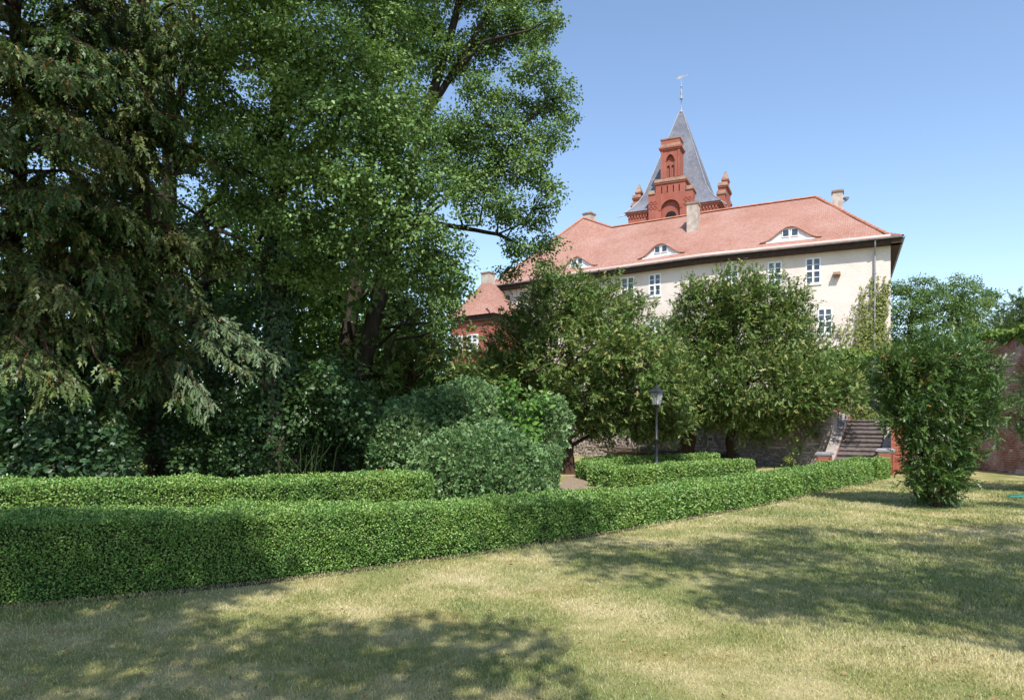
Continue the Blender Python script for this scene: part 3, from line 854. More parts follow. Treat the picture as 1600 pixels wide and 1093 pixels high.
# eaves board, gutter
def eave_run(a, b, nrm):
    e = (b - a); ln = np.linalg.norm(e); e = e / ln
    m = MB((a[0], a[1], 0), e, -np.array(nrm))
    m.box(0.0, ln, 0.06, OV - 0.003, ZR - 0.38, ZR - 0.07); m.build('eaves_board', M['brownboard'], house, off=HO)
    m = MB((a[0], a[1], 0), e, -np.array(nrm))
    prof = [(0.10 * math.cos(t) - 0.085, ZR + 0.03 + 0.10 * math.sin(t)) for t in np.linspace(math.pi, 2 * math.pi, 7)]
    prof2 = [(0.085 * math.cos(t) - 0.085, ZR + 0.03 + 0.085 * math.sin(t)) for t in np.linspace(2 * math.pi, math.pi, 7)]
    pp = prof + prof2; n_ = len(pp)
    m.add([(0, y, z) for y, z in pp] + [(ln, y, z) for y, z in pp], [(i, (i + 1) % n_, n_ + (i + 1) % n_, n_ + i) for i in range(n_)])
    m.build('gutter', M['zinc'], house, off=HO)
eave_run(C0, CK, N1); eave_run(CK, C2, N2); eave_run(D0, C0, -E1)
# eyebrow dormers
def eyebrow(P, E, Nn, px, d0, w, h):
    u0 = facade_u(px, P, E)
    u0 = facade_u(px, P - Nn * d0, E)
    tanr = (18.55 - ZR) / (6.5 + OV)
    def zmain(d): return ZR + (d + OV) * tanr - 0.33
    zb = zmain(d0) + 0.06
    hs = lambda u: h * (0.5 + 0.5 * math.cos(math.pi * max(-1, min(1, u / w)))) ** 1.15
    root = MB((P[0], P[1], 0), E, -Nn)
    n = 33; us = np.linspace(-w, w, n)
    fr = MB((P[0], P[1], 0), E, -Nn)     # lens-shaped white front with thickness
    for a, b in zip(us, us[1:]):
        ha, hb = hs(a), hs(b)
        fr.add([(u0 + a, d0, zb - 0.15), (u0 + b, d0, zb - 0.15), (u0 + b, d0, zb + hb), (u0 + a, d0, zb + ha)], [(0, 1, 2, 3)])
    front = fr.build('eyebrow_dormer', M['eyeboard'], roof, off=HO)
    # boards and windows on the front
    u = -w * 0.72
    while u < w * 0.72:
        hh = min(hs(u), hs(u + 0.13))
        if hh > 0.12 and not (abs(u + 0.065) < 0.66 * w / 1.9):
            bd = MB((P[0], P[1], 0), E, -Nn); bd.box(u0 + u, u0 + u + 0.125, d0 - 0.02, d0 - 0.002, zb + 0.02, zb + hh - 0.03); bd.build('board', M['eyeboard'], roof, off=HO)
        u += 0.14
    wt = zb + h * 0.80; wb = zb + h * 0.30
    for sx in (-1, 1):
        uc = u0 + sx * 0.29; hw = 0.19
        f = MB((P[0], P[1], 0), E, -Nn)
        f.box(uc - hw - 0.05, uc - hw, d0 - 0.06, d0 - 0.002, wb - 0.05, wt + 0.05); f.box(uc + hw, uc + hw + 0.05, d0 - 0.06, d0 - 0.002, wb - 0.05, wt + 0.05)
        f.box(uc - hw, uc + hw, d0 - 0.06, d0 - 0.002, wt, wt + 0.05); f.box(uc - hw, uc + hw, d0 - 0.06, d0 - 0.002, wb - 0.05, wb)
        f.build('window_frame', M['white'], roof, off=HO)
        g = MB((P[0], P[1], 0), E, -Nn); g.box(uc - hw, uc + hw, d0 - 0.03, d0 - 0.004, wb, wt); g.build('pane', M['glass'], roof, off=HO)
    s = MB((P[0], P[1], 0), E, -Nn); s.box(u0 - w * 0.8, u0 + w * 0.8, d0 - 0.10, d0 - 0.003, zb - 0.10, zb - 0.02); s.build('sill', M['white'], roof, off=HO)
    # tiled hood running back into the roof
    nd = 12; tb = 0.16
    Pm = np.empty((n, nd, 3)); U = np.empty((n, nd, 2))
    for i, a in enumerate(us):
        dm = max(0.02, (hs(a) + 0.06 + 0.02) / (tanr - tb)); dd = np.linspace(-0.16, dm + 0.05, nd)
        for j, d in enumerate(dd):
            z = zb + hs(a) + 0.03 + d * tb
            edge = np.clip(1 - abs(a) / w, 0, 1)
            Pm[i, j] = np.array([P[0], P[1], 0]) + E * (u0 + a) - Nn * (d0 + d) + np.array([0, 0, z])
            U[i, j] = (a, d)
    i, j = np.meshgrid(np.arange(n - 1), np.arange(nd - 1), indexing='ij')
    Fq = np.stack([i * nd + j, (i + 1) * nd + j, (i + 1) * nd + j + 1, i * nd + j + 1], -1).reshape(-1, 4)
    o = fast_obj('eyebrow_hood', Pm.reshape(-1, 3), Fq, M['tile'], roof, True, HO)
    uvl = o.data.uv_layers.new(name='UVMap'); uvl.data.foreach_set('uv', U.reshape(-1, 2)[Fq.ravel()].astype(np.float32).ravel())
    lip = MB((P[0], P[1], 0), E, -Nn)
    for a, b in zip(us, us[1:]):
        lip.add([(u0 + a, d0 - 0.17, zb + hs(a) - 0.03), (u0 + b, d0 - 0.17, zb + hs(b) - 0.03), (u0 + b, d0 - 0.17, zb + hs(b) + 0.012), (u0 + a, d0 - 0.17, zb + hs(a) + 0.012), (u0 + a, d0 - 0.01, zb + hs(a) - 0.015), (u0 + b, d0 - 0.01, zb + hs(b) - 0.015)], [(0, 1, 2, 3), (1, 0, 4, 5)])
    lip.build('tile_edge', M['ridgetile'], roof, off=HO)
eyebrow(P0, E1, N1, 1235, 1.0, 2.0, 0.92)
eyebrow(P1, E2, N2, 1033, 1.0, 1.9, 0.90)
eyebrow(P1, E2, N2, 902, 1.0, 1.9, 0.90)
# chimneys
def chimney(P, zb, zt, w, d, E, Nn, cap=True, mat='chimney'):
    m = MB((P[0], P[1], 0), E, -Nn); m.box(-w / 2, w / 2, -d / 2, d / 2, zb, zt)
    c = m.build('chimney', M[mat], house, off=HO)
    m = MB((P[0], P[1], 0), E, -Nn); m.box(-w / 2 - 0.07, w / 2 + 0.07, -d / 2 - 0.07, d / 2 + 0.07, zt, zt + 0.13); m.box(-w / 2 + 0.1, w / 2 - 0.1, -d / 2 + 0.1, d / 2 - 0.1, zt + 0.13, zt + 0.2)
    m.build('chimney_cap', M['brickcap'], c, off=HO)
    m = MB((P[0], P[1], 0), E, -Nn); m.box(-w / 2 - 0.10, w / 2 + 0.10, -d / 2 - 0.3, d / 2 + 0.1, zb + 0.35 , zb + 0.42)
    return c
def ch_pos(px, P, E, Nn, d):
    Pd = P - Nn * d
    return Pd + E * facade_u(px, Pd, E)
pc = ch_pos(1083.5, P0, E1, N1, 4.7)
chimney(pc, 15.6, EYE + (HOR - 321) / FPX * pc[1], 0.85, 1.0, E1, N1)
pc = ch_pos(1309, P0, E1, N1, 7.9)
c3 = chimney(pc, 15.5, EYE + (HOR - 302) / FPX * pc[1], 0.72, 0.8, E1, N1)
m = MB(); q = pc + np.array([0.55, -0.2, 0]); zt = EYE + (HOR - 313) / FPX * pc[1]
m.tube([(pc[0] + 0.3, pc[1], zt - 0.25), (q[0], q[1], zt - 0.1)], 0.025, 5)
m.lathe([(0.03, zt - 0.12), (0.16, zt - 0.02), (0.24, zt + 0.14), (0.22, zt + 0.15), (0.10, zt)], 12, q[0], q[1])
m.build('siren_horn', M['zinc'], c3, off=HO)
pc = ch_pos(920.5, P1, E2, N2, 8.6)
chimney(pc, 17.4, EYE + (HOR - 336) / FPX * pc[1], 0.85, 0.85, E2, N2)
# downpipe, stone corbel
u = facade_u(1367, P0, E1)
m = MB((P0[0], P0[1], 0), E1, -N1); m.tube([(u, -OV - 0.05, ZR - 0.1), (u, -OV + 0.05, ZR - 0.35), (u, -0.14, ZR - 0.95), (u, -0.14, Z0)], 0.055, 8)
for z in (11.2, 8.8, 6.4, 4.0): m.box(u - 0.09, u + 0.09, -0.20, 0.0, z, z + 0.05)
m.build('downpipe', M['zinc'], house, off=HO)
u = facade_u(1307.5, P0, E1); z = facade_z(428, P0, E1, u)
m = MB((P0[0], P0[1], 0), E1, -N1); m.box(u - 0.24, u + 0.24, -0.42, 0.02, z - 0.10, z + 0.08, 0.02); m.box(u - 0.18, u + 0.18, -0.30, 0.02, z - 0.22, z - 0.10)
m.build('corbel', M['brickcap'], house, off=HO)

# small brick annexe to the left, half hidden by trees
AC = np.array([-1.55, 54.0, 0]); AU = np.array([-0.8, 0.6, 0]); AV = np.array([0.6, 0.8, 0]); AS = 4.4
ann = empty('brick_annexe', tuple(AC + np.array([0, 0, 1.6]))); AO = np.array(ann.location)
tag(ann, 'small red brick annexe with pyramid tiled roof left of the house', 'building')
AZ = 10.1
m = MB(AC, AU, AV); m.box(0, AS, 0, AS, 1.6, AZ); m.build('wall', M['towerbrick'], ann, off=AO)
m = MB(AC, AU, AV); m.box(-0.25, AS + 0.25, -0.25, AS + 0.25, AZ - 0.45, AZ - 0.005); m.build('eaves_board', M['brownboard'], ann, off=AO)
ap = (AS / 2, AS / 2, 13.5)
m = MB(AC, AU, AV); o_ = 0.45; h_ = AS / 2
for k in range(4):
    cs = [(-o_, -o_), (AS + o_, -o_), (AS + o_, AS + o_), (-o_, AS + o_)]
    ms = [(h_ + (x - h_) * 0.62, h_ + (y - h_) * 0.62) for x, y in cs]; ts = [(h_ + (x - h_) * 0.12, h_ + (y - h_) * 0.12) for x, y in cs]
    a, b = k, (k + 1) % 4
    m.add([(*cs[a], AZ), (*cs[b], AZ), (*ms[b], AZ + 1.05), (*ms[a], AZ + 1.05), (*ts[b], 13.2), (*ts[a], 13.2)], [(0, 1, 2, 3), (3, 2, 4, 5)])
ar = m.build('roof', M['tile'], ann, off=AO)
uvl = ar.data.uv_layers.new(name='UVMap')
for p in ar.data.polygons:
    a = ar.data.vertices[p.vertices[0]].co; b = ar.data.vertices[p.vertices[1]].co; e = (b - a).normalized(); n_ = p.normal; w_ = n_.cross(e)
    for li in p.loop_indices:
        v = ar.data.vertices[ar.data.loops[li].vertex_index].co - a
        uvl.data[li].uv = (v.dot(e), abs(v.dot(w_)))
m = MB(AC, AU, AV); m.box(h_ - 0.42, h_ + 0.42, h_ - 0.42, h_ + 0.42, 12.7, 13.9); c_ = m.build('chimney', M['chimney'], ann, off=AO)
m = MB(AC, AU, AV); m.box(h_ - 0.48, h_ + 0.48, h_ - 0.48, h_ + 0.48, 13.9, 14.0); m.build('chimney_cap', M['brickcap'], c_, off=AO)
hl = HO; HO = AO
casement(AC, AU, -AV, (1.45, 2.55, 7.3, 8.6), ann, y=-0.06)
casement(AC, AU, -AV, (3.1, 4.1, 7.3, 8.6), ann, y=-0.06)
HO = hl

# ------------------------------------------------------------------ the tower
TU = np.array([0.899, -0.438, 0]); TN = np.array([-0.438, -0.899, 0]); TC = np.array([19.05, 76.8, 0]); TH = 4.75
TZ = 24.25
tower = empty('brick_tower', (TC[0], TC[1], 1.6)); TO = np.array(tower.location)
tag(tower, 'red brick tower with slate spire, stepped gables and weather vane behind the house', 'tower')
m = MB(TC, TU, -TN); m.box(-TH, TH, -TH, TH, 1.6, TZ - 0.35); m.build('wall', M['towerbrick'], tower, off=TO)
m = MB(TC, TU, -TN)
m.box(-TH - 0.10, TH + 0.10, -TH - 0.10, TH + 0.10, TZ - 1.55, TZ - 1.30)
m.box(-TH - 0.14, TH + 0.14, -TH - 0.14, TH + 0.14, TZ - 0.35, TZ - 0.18); m.box(-TH - 0.24, TH + 0.24, -TH - 0.24, TH + 0.24, TZ - 0.18, TZ)
for s in (-1, 1):
    for k in range(30):
        x = -TH + 0.15 + k * (2 * TH - 0.3) / 29
        m.box(x - 0.08, x + 0.08, -TH - 0.12, -TH + 0.02, TZ - 0.62, TZ - 0.35)
    break
m.build('cornice', M['towerbrick'], tower, off=TO)
# slate spire with flared foot
prof = [(TH + 0.34, TZ + 0.0), (TH - 0.32, TZ + 0.62), (TH - 0.95, TZ + 1.45), (TH - 1.45, TZ + 2.4), (0.17, TZ + 12.05)]
V, Fc, UVs = [], [], []
m = MB(TC, TU, -TN)
for k in range(4):
    c = [(-1, -1), (1, -1), (1, 1), (-1, 1)]; a, b = c[k], c[(k + 1) % 4]
    for (r0, z0), (r1, z1) in zip(prof, prof[1:]):
        nsub = 1
        m.add([(a[0] * r0, a[1] * r0, z0), (b[0] * r0, b[1] * r0, z0), (b[0] * r1, b[1] * r1, z1), (a[0] * r1, a[1] * r1, z1)], [(0, 1, 2, 3)])
        sl = math.hypot(r0 - r1, z1 - z0)
        UVs += [(-r0, z0), (r0, z0), (r1, z0 + sl), (-r1, z0 + sl)]
sp = m.build('spire', M['slate'], tower, off=TO)
uvl = sp.data.uv_layers.new(name='UVMap')
for i, u_ in enumerate(UVs): uvl.data[i].uv = u_
m = MB(TC, TU, -TN)
for sx, sy in ((-1, -1), (1, -1), (1, 1), (-1, 1)):
    m.tube([(sx * r, sy * r, z + 0.02) for r, z in prof], 0.05, 5)
m.build('hip_flashing', M['zinc'], sp, off=TO)
m = MB(TC, TU, -TN); z = TZ + 12.0
m.lathe([(0.26, z - 0.15), (0.2, z + 0.15), (0.06, z + 0.3), (0.045, z + 1.4), (0.16, z + 1.45), (0.20, z + 1.6), (0.06, z + 1.75), (0.10, z + 2.0), (0.14, z + 2.3), (0.05, z + 2.55), (0.03, z + 2.8), (0.10, z + 2.85), (0.12, z + 2.95), (0.03, z + 3.05), (0.02, z + 4.2)], 10)
fin = m.build('finial', M['zinc'], tower, True, off=TO)
m = MB((TC[0], TC[1], 0), (0.96, -0.1, 0.26), (0.1, 0.99, 0), (-0.26, 0, 0.96))
m.o = np.array([TC[0], TC[1], z + 3.95]); m.prism([(-0.75, -0.05), (-0.3, -0.16), (0.1, -0.06), (0.75, 0.0), (0.75, 0.06), (0.2, 0.10), (-0.3, 0.16), (-0.35, 0.06)], -0.02, 0.02)
m.build('weather_vane', M['zinc'], fin, off=TO)
m = MB(TC, TU, -TN); m.tube([(-1.6, -0.8, TZ + 5.8), (-1.6, -0.8, TZ + 9.3)], 0.03, 5); m.build('lightning_rod', M['zinc'], tower, off=TO)
m = MB(TC, TU, -TN); m.tube([(-TH - 0.2, -TH - 0.1, TZ - 0.2), (-TH - 1.0, -TH - 0.6, TZ - 0.45)], 0.06, 6); m.tube([(TH + 0.2, -TH - 0.1, TZ + 0.1), (TH + 1.0, -TH - 0.8, TZ - 0.7)], 0.07, 6)
m.build('rain_spout', M['zinc'], tower, off=TO)

def arch_face(m, x0, x1, z0, z1, xc, hw, zs, y, dep, pointed=False, n=10):
    """front face with an arched recess: jambs, head, reveals and back panel"""
    if pointed:
        R2 = hw * 1.7; a0 = math.acos((R2 - hw) / R2)
        left = [(xc - hw + R2 - R2 * math.cos(t), zs + R2 * math.sin(t)) for t in np.linspace(0, a0, n // 2 + 1)]
        arc = left + [(2 * xc - p[0], p[1]) for p in left[::-1][1:]]
    else:
        arc = [(xc - hw * math.cos(t), zs + hw * math.sin(t)) for t in np.linspace(0, math.pi, n + 1)]
    zt = max(p[1] for p in arc)
    m.quad((x0, y, z0), (xc - hw, y, z0), (xc - hw, y, zs), (x0, y, zs)); m.quad((xc + hw, y, z0), (x1, y, z0), (x1, y, zs), (xc + hw, y, zs))
    m.quad((x0, y, zs), (xc - hw, y, zs), (xc - hw, y, z1), (x0, y, z1)); m.quad((xc + hw, y, zs), (x1, y, zs), (x1, y, z1), (xc + hw, y, z1))
    for (xa, za), (xb, zb) in zip(arc, arc[1:]):
        m.quad((xa, y, za), (xb, y, zb), (xb, y, z1), (xa, y, z1))
        m.quad((xa, y, za), (xa, y + dep, za), (xb, y + dep, zb), (xb, y, zb))
    m.quad((xc - hw, y, z0), (xc - hw, y + dep, z0), (xc - hw, y + dep, zs), (xc - hw, y, zs)); m.quad((xc + hw, y + dep, z0), (xc + hw, y, z0), (xc + hw, y, zs), (xc + hw, y + dep, zs))
    m.poly([(xc - hw, y + dep, z0), (xc + hw, y + dep, z0)] + [(x, y + dep, z) for x, z in arc[::-1]])
    return arc

def ring(m, arc, w, y0, y1, xc, zs):
    for (xa, za), (xb, zb) in zip(arc, arc[1:]):
        def out(p):
            d = math.hypot(p[0] - xc, p[1] - zs) or 1
            return (p[0] + (p[0] - xc) / d * w, p[1] + (p[1] - zs) / d * w)
        oa, ob = out((xa, za)), out((xb, zb))
        m.add([(xa, y0, za), (xb, y0, zb), (ob[0], y0, ob[1]), (oa[0], y0, oa[1]), (xa, y1, za), (xb, y1, zb), (ob[0], y1, ob[1]), (oa[0], y1, oa[1])], [(0, 1, 2, 3), (3, 2, 6, 7), (1, 0, 4, 5)])

def gable(rot, main):
    c, s = math.cos(rot), math.sin(rot)
    gu = TU * c + (-TN) * s; gd = -TU * s + (-TN) * c       # across, inward
    m = MB(TC, gu, gd); cp = MB(TC, gu, gd)
    F0 = -TH - (0.64 if main else 0.34); BK_ = -TH + (1.3 if main else 0.5)
    # wide lower tier with arch
    m.box(-2.33, -1.56, F0, BK_, TZ - 3.0, TZ + 1.45); m.box(1.56, 2.33, F0, BK_, TZ - 3.0, TZ + 1.45)
    m.box(-1.56, 1.56, F0 + 0.35, BK_, TZ - 3.0, TZ + 2.4)
    arc = arch_face(m, -1.56, 1.56, TZ - 3.0, TZ + 1.3, 0, 1.0, TZ - 0.35, F0, 0.30)
    ring(m, arc, 0.22, F0 - 0.05, F0 + 0.02, 0, TZ - 0.35)
    # blind slits above
    xs = [-1.56, -0.98, -0.86, -0.38, -0.26, 0.26, 0.38, 0.86, 0.98, 1.56]
    for a, b in zip(xs[0::2], xs[1::2]): m.box(a, b, F0, F0 + 0.34, TZ + 1.3, TZ + 2.4)
    for a, b in zip(xs[1::2], xs[2::2]): m.box(a, b, F0, F0 + 0.34, TZ + 2.15, TZ + 2.4); m.box(a, b, F0, F0 + 0.34, TZ + 1.3, TZ + 1.42)
    m.box(-1.66, 1.66, F0 - 0.10, BK_, TZ + 2.4, TZ + 2.58)
    # small inner arch window
    w2 = arch_face(m, -0.98, 0.98, TZ - 3.0, TZ + 0.2, 0, 0.55, TZ - 1.35, F0 + 0.28, 0.0) if False else None
    FY = F0 - 0.02; TB = F0 + 1.7
    if main:
        # slim crowning turret with lancets
        t0, t1 = -1.0, 1.0; FY = F0 - 0.02; TB = F0 + 1.7
        m.box(t0, t1, FY + 0.30, TB, TZ + 2.9, TZ + 6.0)
        m.box(t0, -0.78, FY - 0.06, FY + 0.30, TZ + 3.0, TZ + 5.9); m.box(0.78, t1, FY - 0.06, FY + 0.30, TZ + 3.0, TZ + 5.9)
        arc = arch_face(m, -0.78, 0.78, TZ + 3.0, TZ + 5.9, 0, 0.44, TZ + 4.75, FY, 0.28, True)
        ring(m, arc, 0.10, FY - 0.05, FY + 0.02, 0, TZ + 4.75)
        m.box(-0.055, 0.055, FY + 0.06, FY + 0.27, TZ + 3.0, TZ + 4.5)
        for sx in (-1, 1):
            sub = arch_face(m, 0.0 if sx > 0 else -0.44, 0.44 if sx > 0 else 0.0, TZ + 3.0, TZ + 4.62, sx * 0.235, 0.15, TZ + 4.1, FY + 0.12, 0.15, True)
        m.box(-1.10, 1.10, FY - 0.14, TB + 0.1, TZ + 5.9, TZ + 6.05); m.box(-1.18, 1.18, FY - 0.22, TB + 0.16, TZ + 6.05, TZ + 6.22)
        m.box(-0.98, 0.98, FY - 0.02, TB - 0.05, TZ + 6.55, TZ + 7.0)
    else:
        m.box(-0.55, 0.55, FY, FY + 0.6, TZ + 2.9, TZ + 3.45); m.box(-0.62, 0.62, FY - 0.06, FY + 0.66, TZ + 3.45, TZ + 3.58)
    # diamond lattice beside the arch
    for sx in (-1, 1):
        for zc in (TZ + 0.05, TZ + 0.55):
            for xo in (-0.2, 0.2):
                cx = sx * 1.83 + xo; r = 0.25
                for k in range(4):
                    a0, a1 = k * math.pi / 2, (k + 1) * math.pi / 2
                    p, q = (cx + r * math.cos(a0), zc + r * math.sin(a0)), (cx + r * math.cos(a1), zc + r * math.sin(a1))
                    p2, q2 = (cx + r * 0.6 * math.cos(a0), zc + r * 0.6 * math.sin(a0)), (cx + r * 0.6 * math.cos(a1), zc + r * 0.6 * math.sin(a1))
                    cp_ = m
                    cp_.add([(p[0], F0 - 0.05, p[1]), (q[0], F0 - 0.05, q[1]), (q2[0], F0 - 0.05, q2[1]), (p2[0], F0 - 0.05, p2[1]), (p[0], F0, p[1]), (q[0], F0, q[1]), (q2[0], F0, q2[1]), (p2[0], F0, p2[1])], [(0, 1, 2, 3), (0, 4, 5, 1), (3, 2, 6, 7)])
    g = m.build('gable', M['towerbrick'], tower, off=TO)
    for sx in (-1, 1):
        a, b = sorted((sx * 1.60, sx * 2.42))
        cp.box(a, b, F0 - 0.10, BK_ + (0.3 if main else 0.05), TZ + 1.45, TZ + 1.60); cp.box(a + 0.06, b - 0.06, F0 - 0.04, BK_ + (0.3 if main else 0.05), TZ + 1.60, TZ + 1.88, 0.05)
    cp.box(-1.72, 1.72, F0 - 0.16, BK_ + (0.3 if main else 0.05), TZ + 2.58, TZ + 2.95, 0.08)
    if main:
        cp.box(-1.08, 1.08, FY - 0.12, TB + 0.06, TZ + 6.22, TZ + 6.55, 0.06)
        cp.box(-1.05, 1.05, FY - 0.09, TB + 0.02, TZ + 7.0, TZ + 7.14)
    else:
        cp.add([(-0.64, FY - 0.08, TZ + 3.58), (0.64, FY - 0.08, TZ + 3.58), (0.64, FY + 0.68, TZ + 3.58), (-0.64, FY + 0.68, TZ + 3.58), (0, FY + 0.25, TZ + 4.65), (0, FY + 0.35, TZ + 4.65)], [(0, 1, 4), (1, 2, 5, 4), (2, 3, 5), (3, 0, 4, 5)])
    cp.build('coping', M['brickcap'], g, off=TO)
    d = MB(TC, gu, gd); d.poly([(-0.58, F0 + 0.29, TZ - 3.0), (0.58, F0 + 0.29, TZ - 3.0)] + [(0.58 * math.cos(t), F0 + 0.29, TZ - 1.05 + 0.58 * math.sin(t)) for t in np.linspace(0, math.pi, 9)])
    d.build('window', M['dark'], g, off=TO)
for k in range(4): gable(k * math.pi / 2, k in (0, 2))

# ------------------------------------------------------------------ lamps, logs, tarpaulin
def lamp(label, P, h):
    root = empty('street_lamp', tuple(P)); tag(root, label, 'lamp', 'garden lanterns on posts')
    m = MB(); m.lathe([(0.085, 0), (0.085, 0.45), (0.06, 0.52), (0.045, 0.6), (0.042, h * 0.42), (0.062, h * 0.425), (0.062, h * 0.44), (0.038, h * 0.45), (0.034, h - 0.62), (0.055, h - 0.60), (0.055, h - 0.57), (0.03, h - 0.55)], 12)
    m.build('post', M['lampmetal'], root, True)
    zb, zt, rb, rt = h - 0.54, h - 0.20, 0.085, 0.138
    m = MB(); m.box(-rb - 0.01, rb + 0.01, -rb - 0.01, rb + 0.01, zb - 0.02, zb)
    for sx in (-1, 1):
        for sy in (-1, 1):
            m.tube([(sx * rb, sy * rb, zb), (sx * rt, sy * rt, zt)], 0.010, 5)
    m.box(-rt - 0.03, rt + 0.03, -rt - 0.03, rt + 0.03, zt, zt + 0.025)
    m.add([(-rt - 0.03, -rt - 0.03, zt + 0.025), (rt + 0.03, -rt - 0.03, zt + 0.025), (rt + 0.03, rt + 0.03, zt + 0.025), (-rt - 0.03, rt + 0.03, zt + 0.025), (-0.05, -0.05, h - 0.06), (0.05, -0.05, h - 0.06), (0.05, 0.05, h - 0.06), (-0.05, 0.05, h - 0.06)], [(0, 1, 5, 4), (1, 2, 6, 5), (2, 3, 7, 6), (3, 0, 4, 7), (4, 5, 6, 7)])
    m.lathe([(0.055, h - 0.06), (0.05, h - 0.02), (0.02, h), (0.03, h + 0.03), (0.008, h + 0.06)], 8)
    lan = m.build('lantern', M['lampmetal'], root)
    for k in range(4):
        c, s = math.cos(k * math.pi / 2), math.sin(k * math.pi / 2)
        g = MB((0, 0, 0), (c, s, 0), (-s, c, 0)); g.add([(-rb + 0.012, -rb, zb), (rb - 0.012, -rb, zb), (rt - 0.012, -rt + 0.005, zt), (-rt + 0.012, -rt + 0.005, zt)], [(0, 1, 2, 3)])
        g.build('pane', M['lampglass'], lan)
    m = MB(); m.lathe([(0.03, zb), (0.032, zb + 0.08), (0.045, zb + 0.16), (0.03, zb + 0.22)], 8); m.build('bulb', M['white'], lan, True)
    root.rotation_euler = (0, 0, R(38))
    return root
lamp('dark lantern on a tall post rising from the small hedge bed', (4.18, 19.75, 0), 2.72)
lamp('lantern on the terrace half hidden by ivy above the stairs', (at(1367, 600, 28.6)[0], 28.6, 1.7), 2.55)

# long poles stacked against the retaining wall
e_ = unit(np.array([-0.74, 0.67, 0]))
for i in range(9):
    a = np.array([9.3, 27.4, 0]) + e_ * rng.uniform(-0.8, 0.6) + np.array([-0.55, -0.6, 0]) * (0.35 + 0.18 * (i % 3))
    b = a + e_ * rng.uniform(5.2, 6.6) + rng.normal(size=3) * 0.1
    za = 0.10 + 0.12 * (i // 3) + 0.02 * (i % 2); zb = za + rng.uniform(-0.02, 0.16)
    m = MB(); pts = limb_pts((a[0], a[1], za), (b[0], b[1], zb), 0.0, 6, 0.004); m.tube(pts, np.linspace(0.055, 0.04, 6), 7)
    m.F += [tuple(range(6, -1, -1)), tuple(len(m.V) - 7 + k for k in range(7))]
    o = m.build('wooden_pole', M['wood']); tag(o, ['bottom', 'middle', 'top'][i // 3] + ' layer weathered pole, ' + ['rearmost', 'central', 'foremost'][i % 3] + ', in the stack along the retaining wall', 'pole', 'poles stacked along the retaining wall')

# green tarpaulin lying folded on the lawn at the right edge
q = np.array([11.2, 15.35, 0.0])
n1, n2 = 30, 16
uu, vv = np.meshgrid(np.linspace(0, 1, n1), np.linspace(0, 1, n2), indexing='ij')
X = q[0] + uu * 2.3 + 0.25 * (vv - 0.5) * (1 - uu); Yt = q[1] + (vv - 0.42) * (0.95 * np.clip(0.18 + 1.6 * uu, 0, 1)) - 0.1 * uu
Z = 0.03 + 0.055 * np.abs(np.sin(3.2 * uu + 5 * vv)) * np.clip(uu * 3, 0.2, 1) + 0.10 * np.exp(-((vv - 0.85) / 0.16) ** 2) * np.clip(uu * 2, 0, 1) + 0.035 * np.sin(11 * uu + 3 * vv) * vv
V = np.stack([X, Yt, Z], -1).reshape(-1, 3)
i, j = np.meshgrid(np.arange(n1 - 1), np.arange(n2 - 1), indexing='ij')
Fq = np.stack([i * n2 + j, (i + 1) * n2 + j, (i + 1) * n2 + j + 1, i * n2 + j + 1], -1).reshape(-1, 4)
o = fast_obj('tarpaulin', V - q, Fq, M['tarp'], None, True); o.location = tuple(q)
sm = o.modifiers.new('thickness', 'SOLIDIFY'); sm.thickness = 0.03
tag(o, 'crumpled green tarpaulin lying on the lawn at the photo edge', 'tarpaulin')

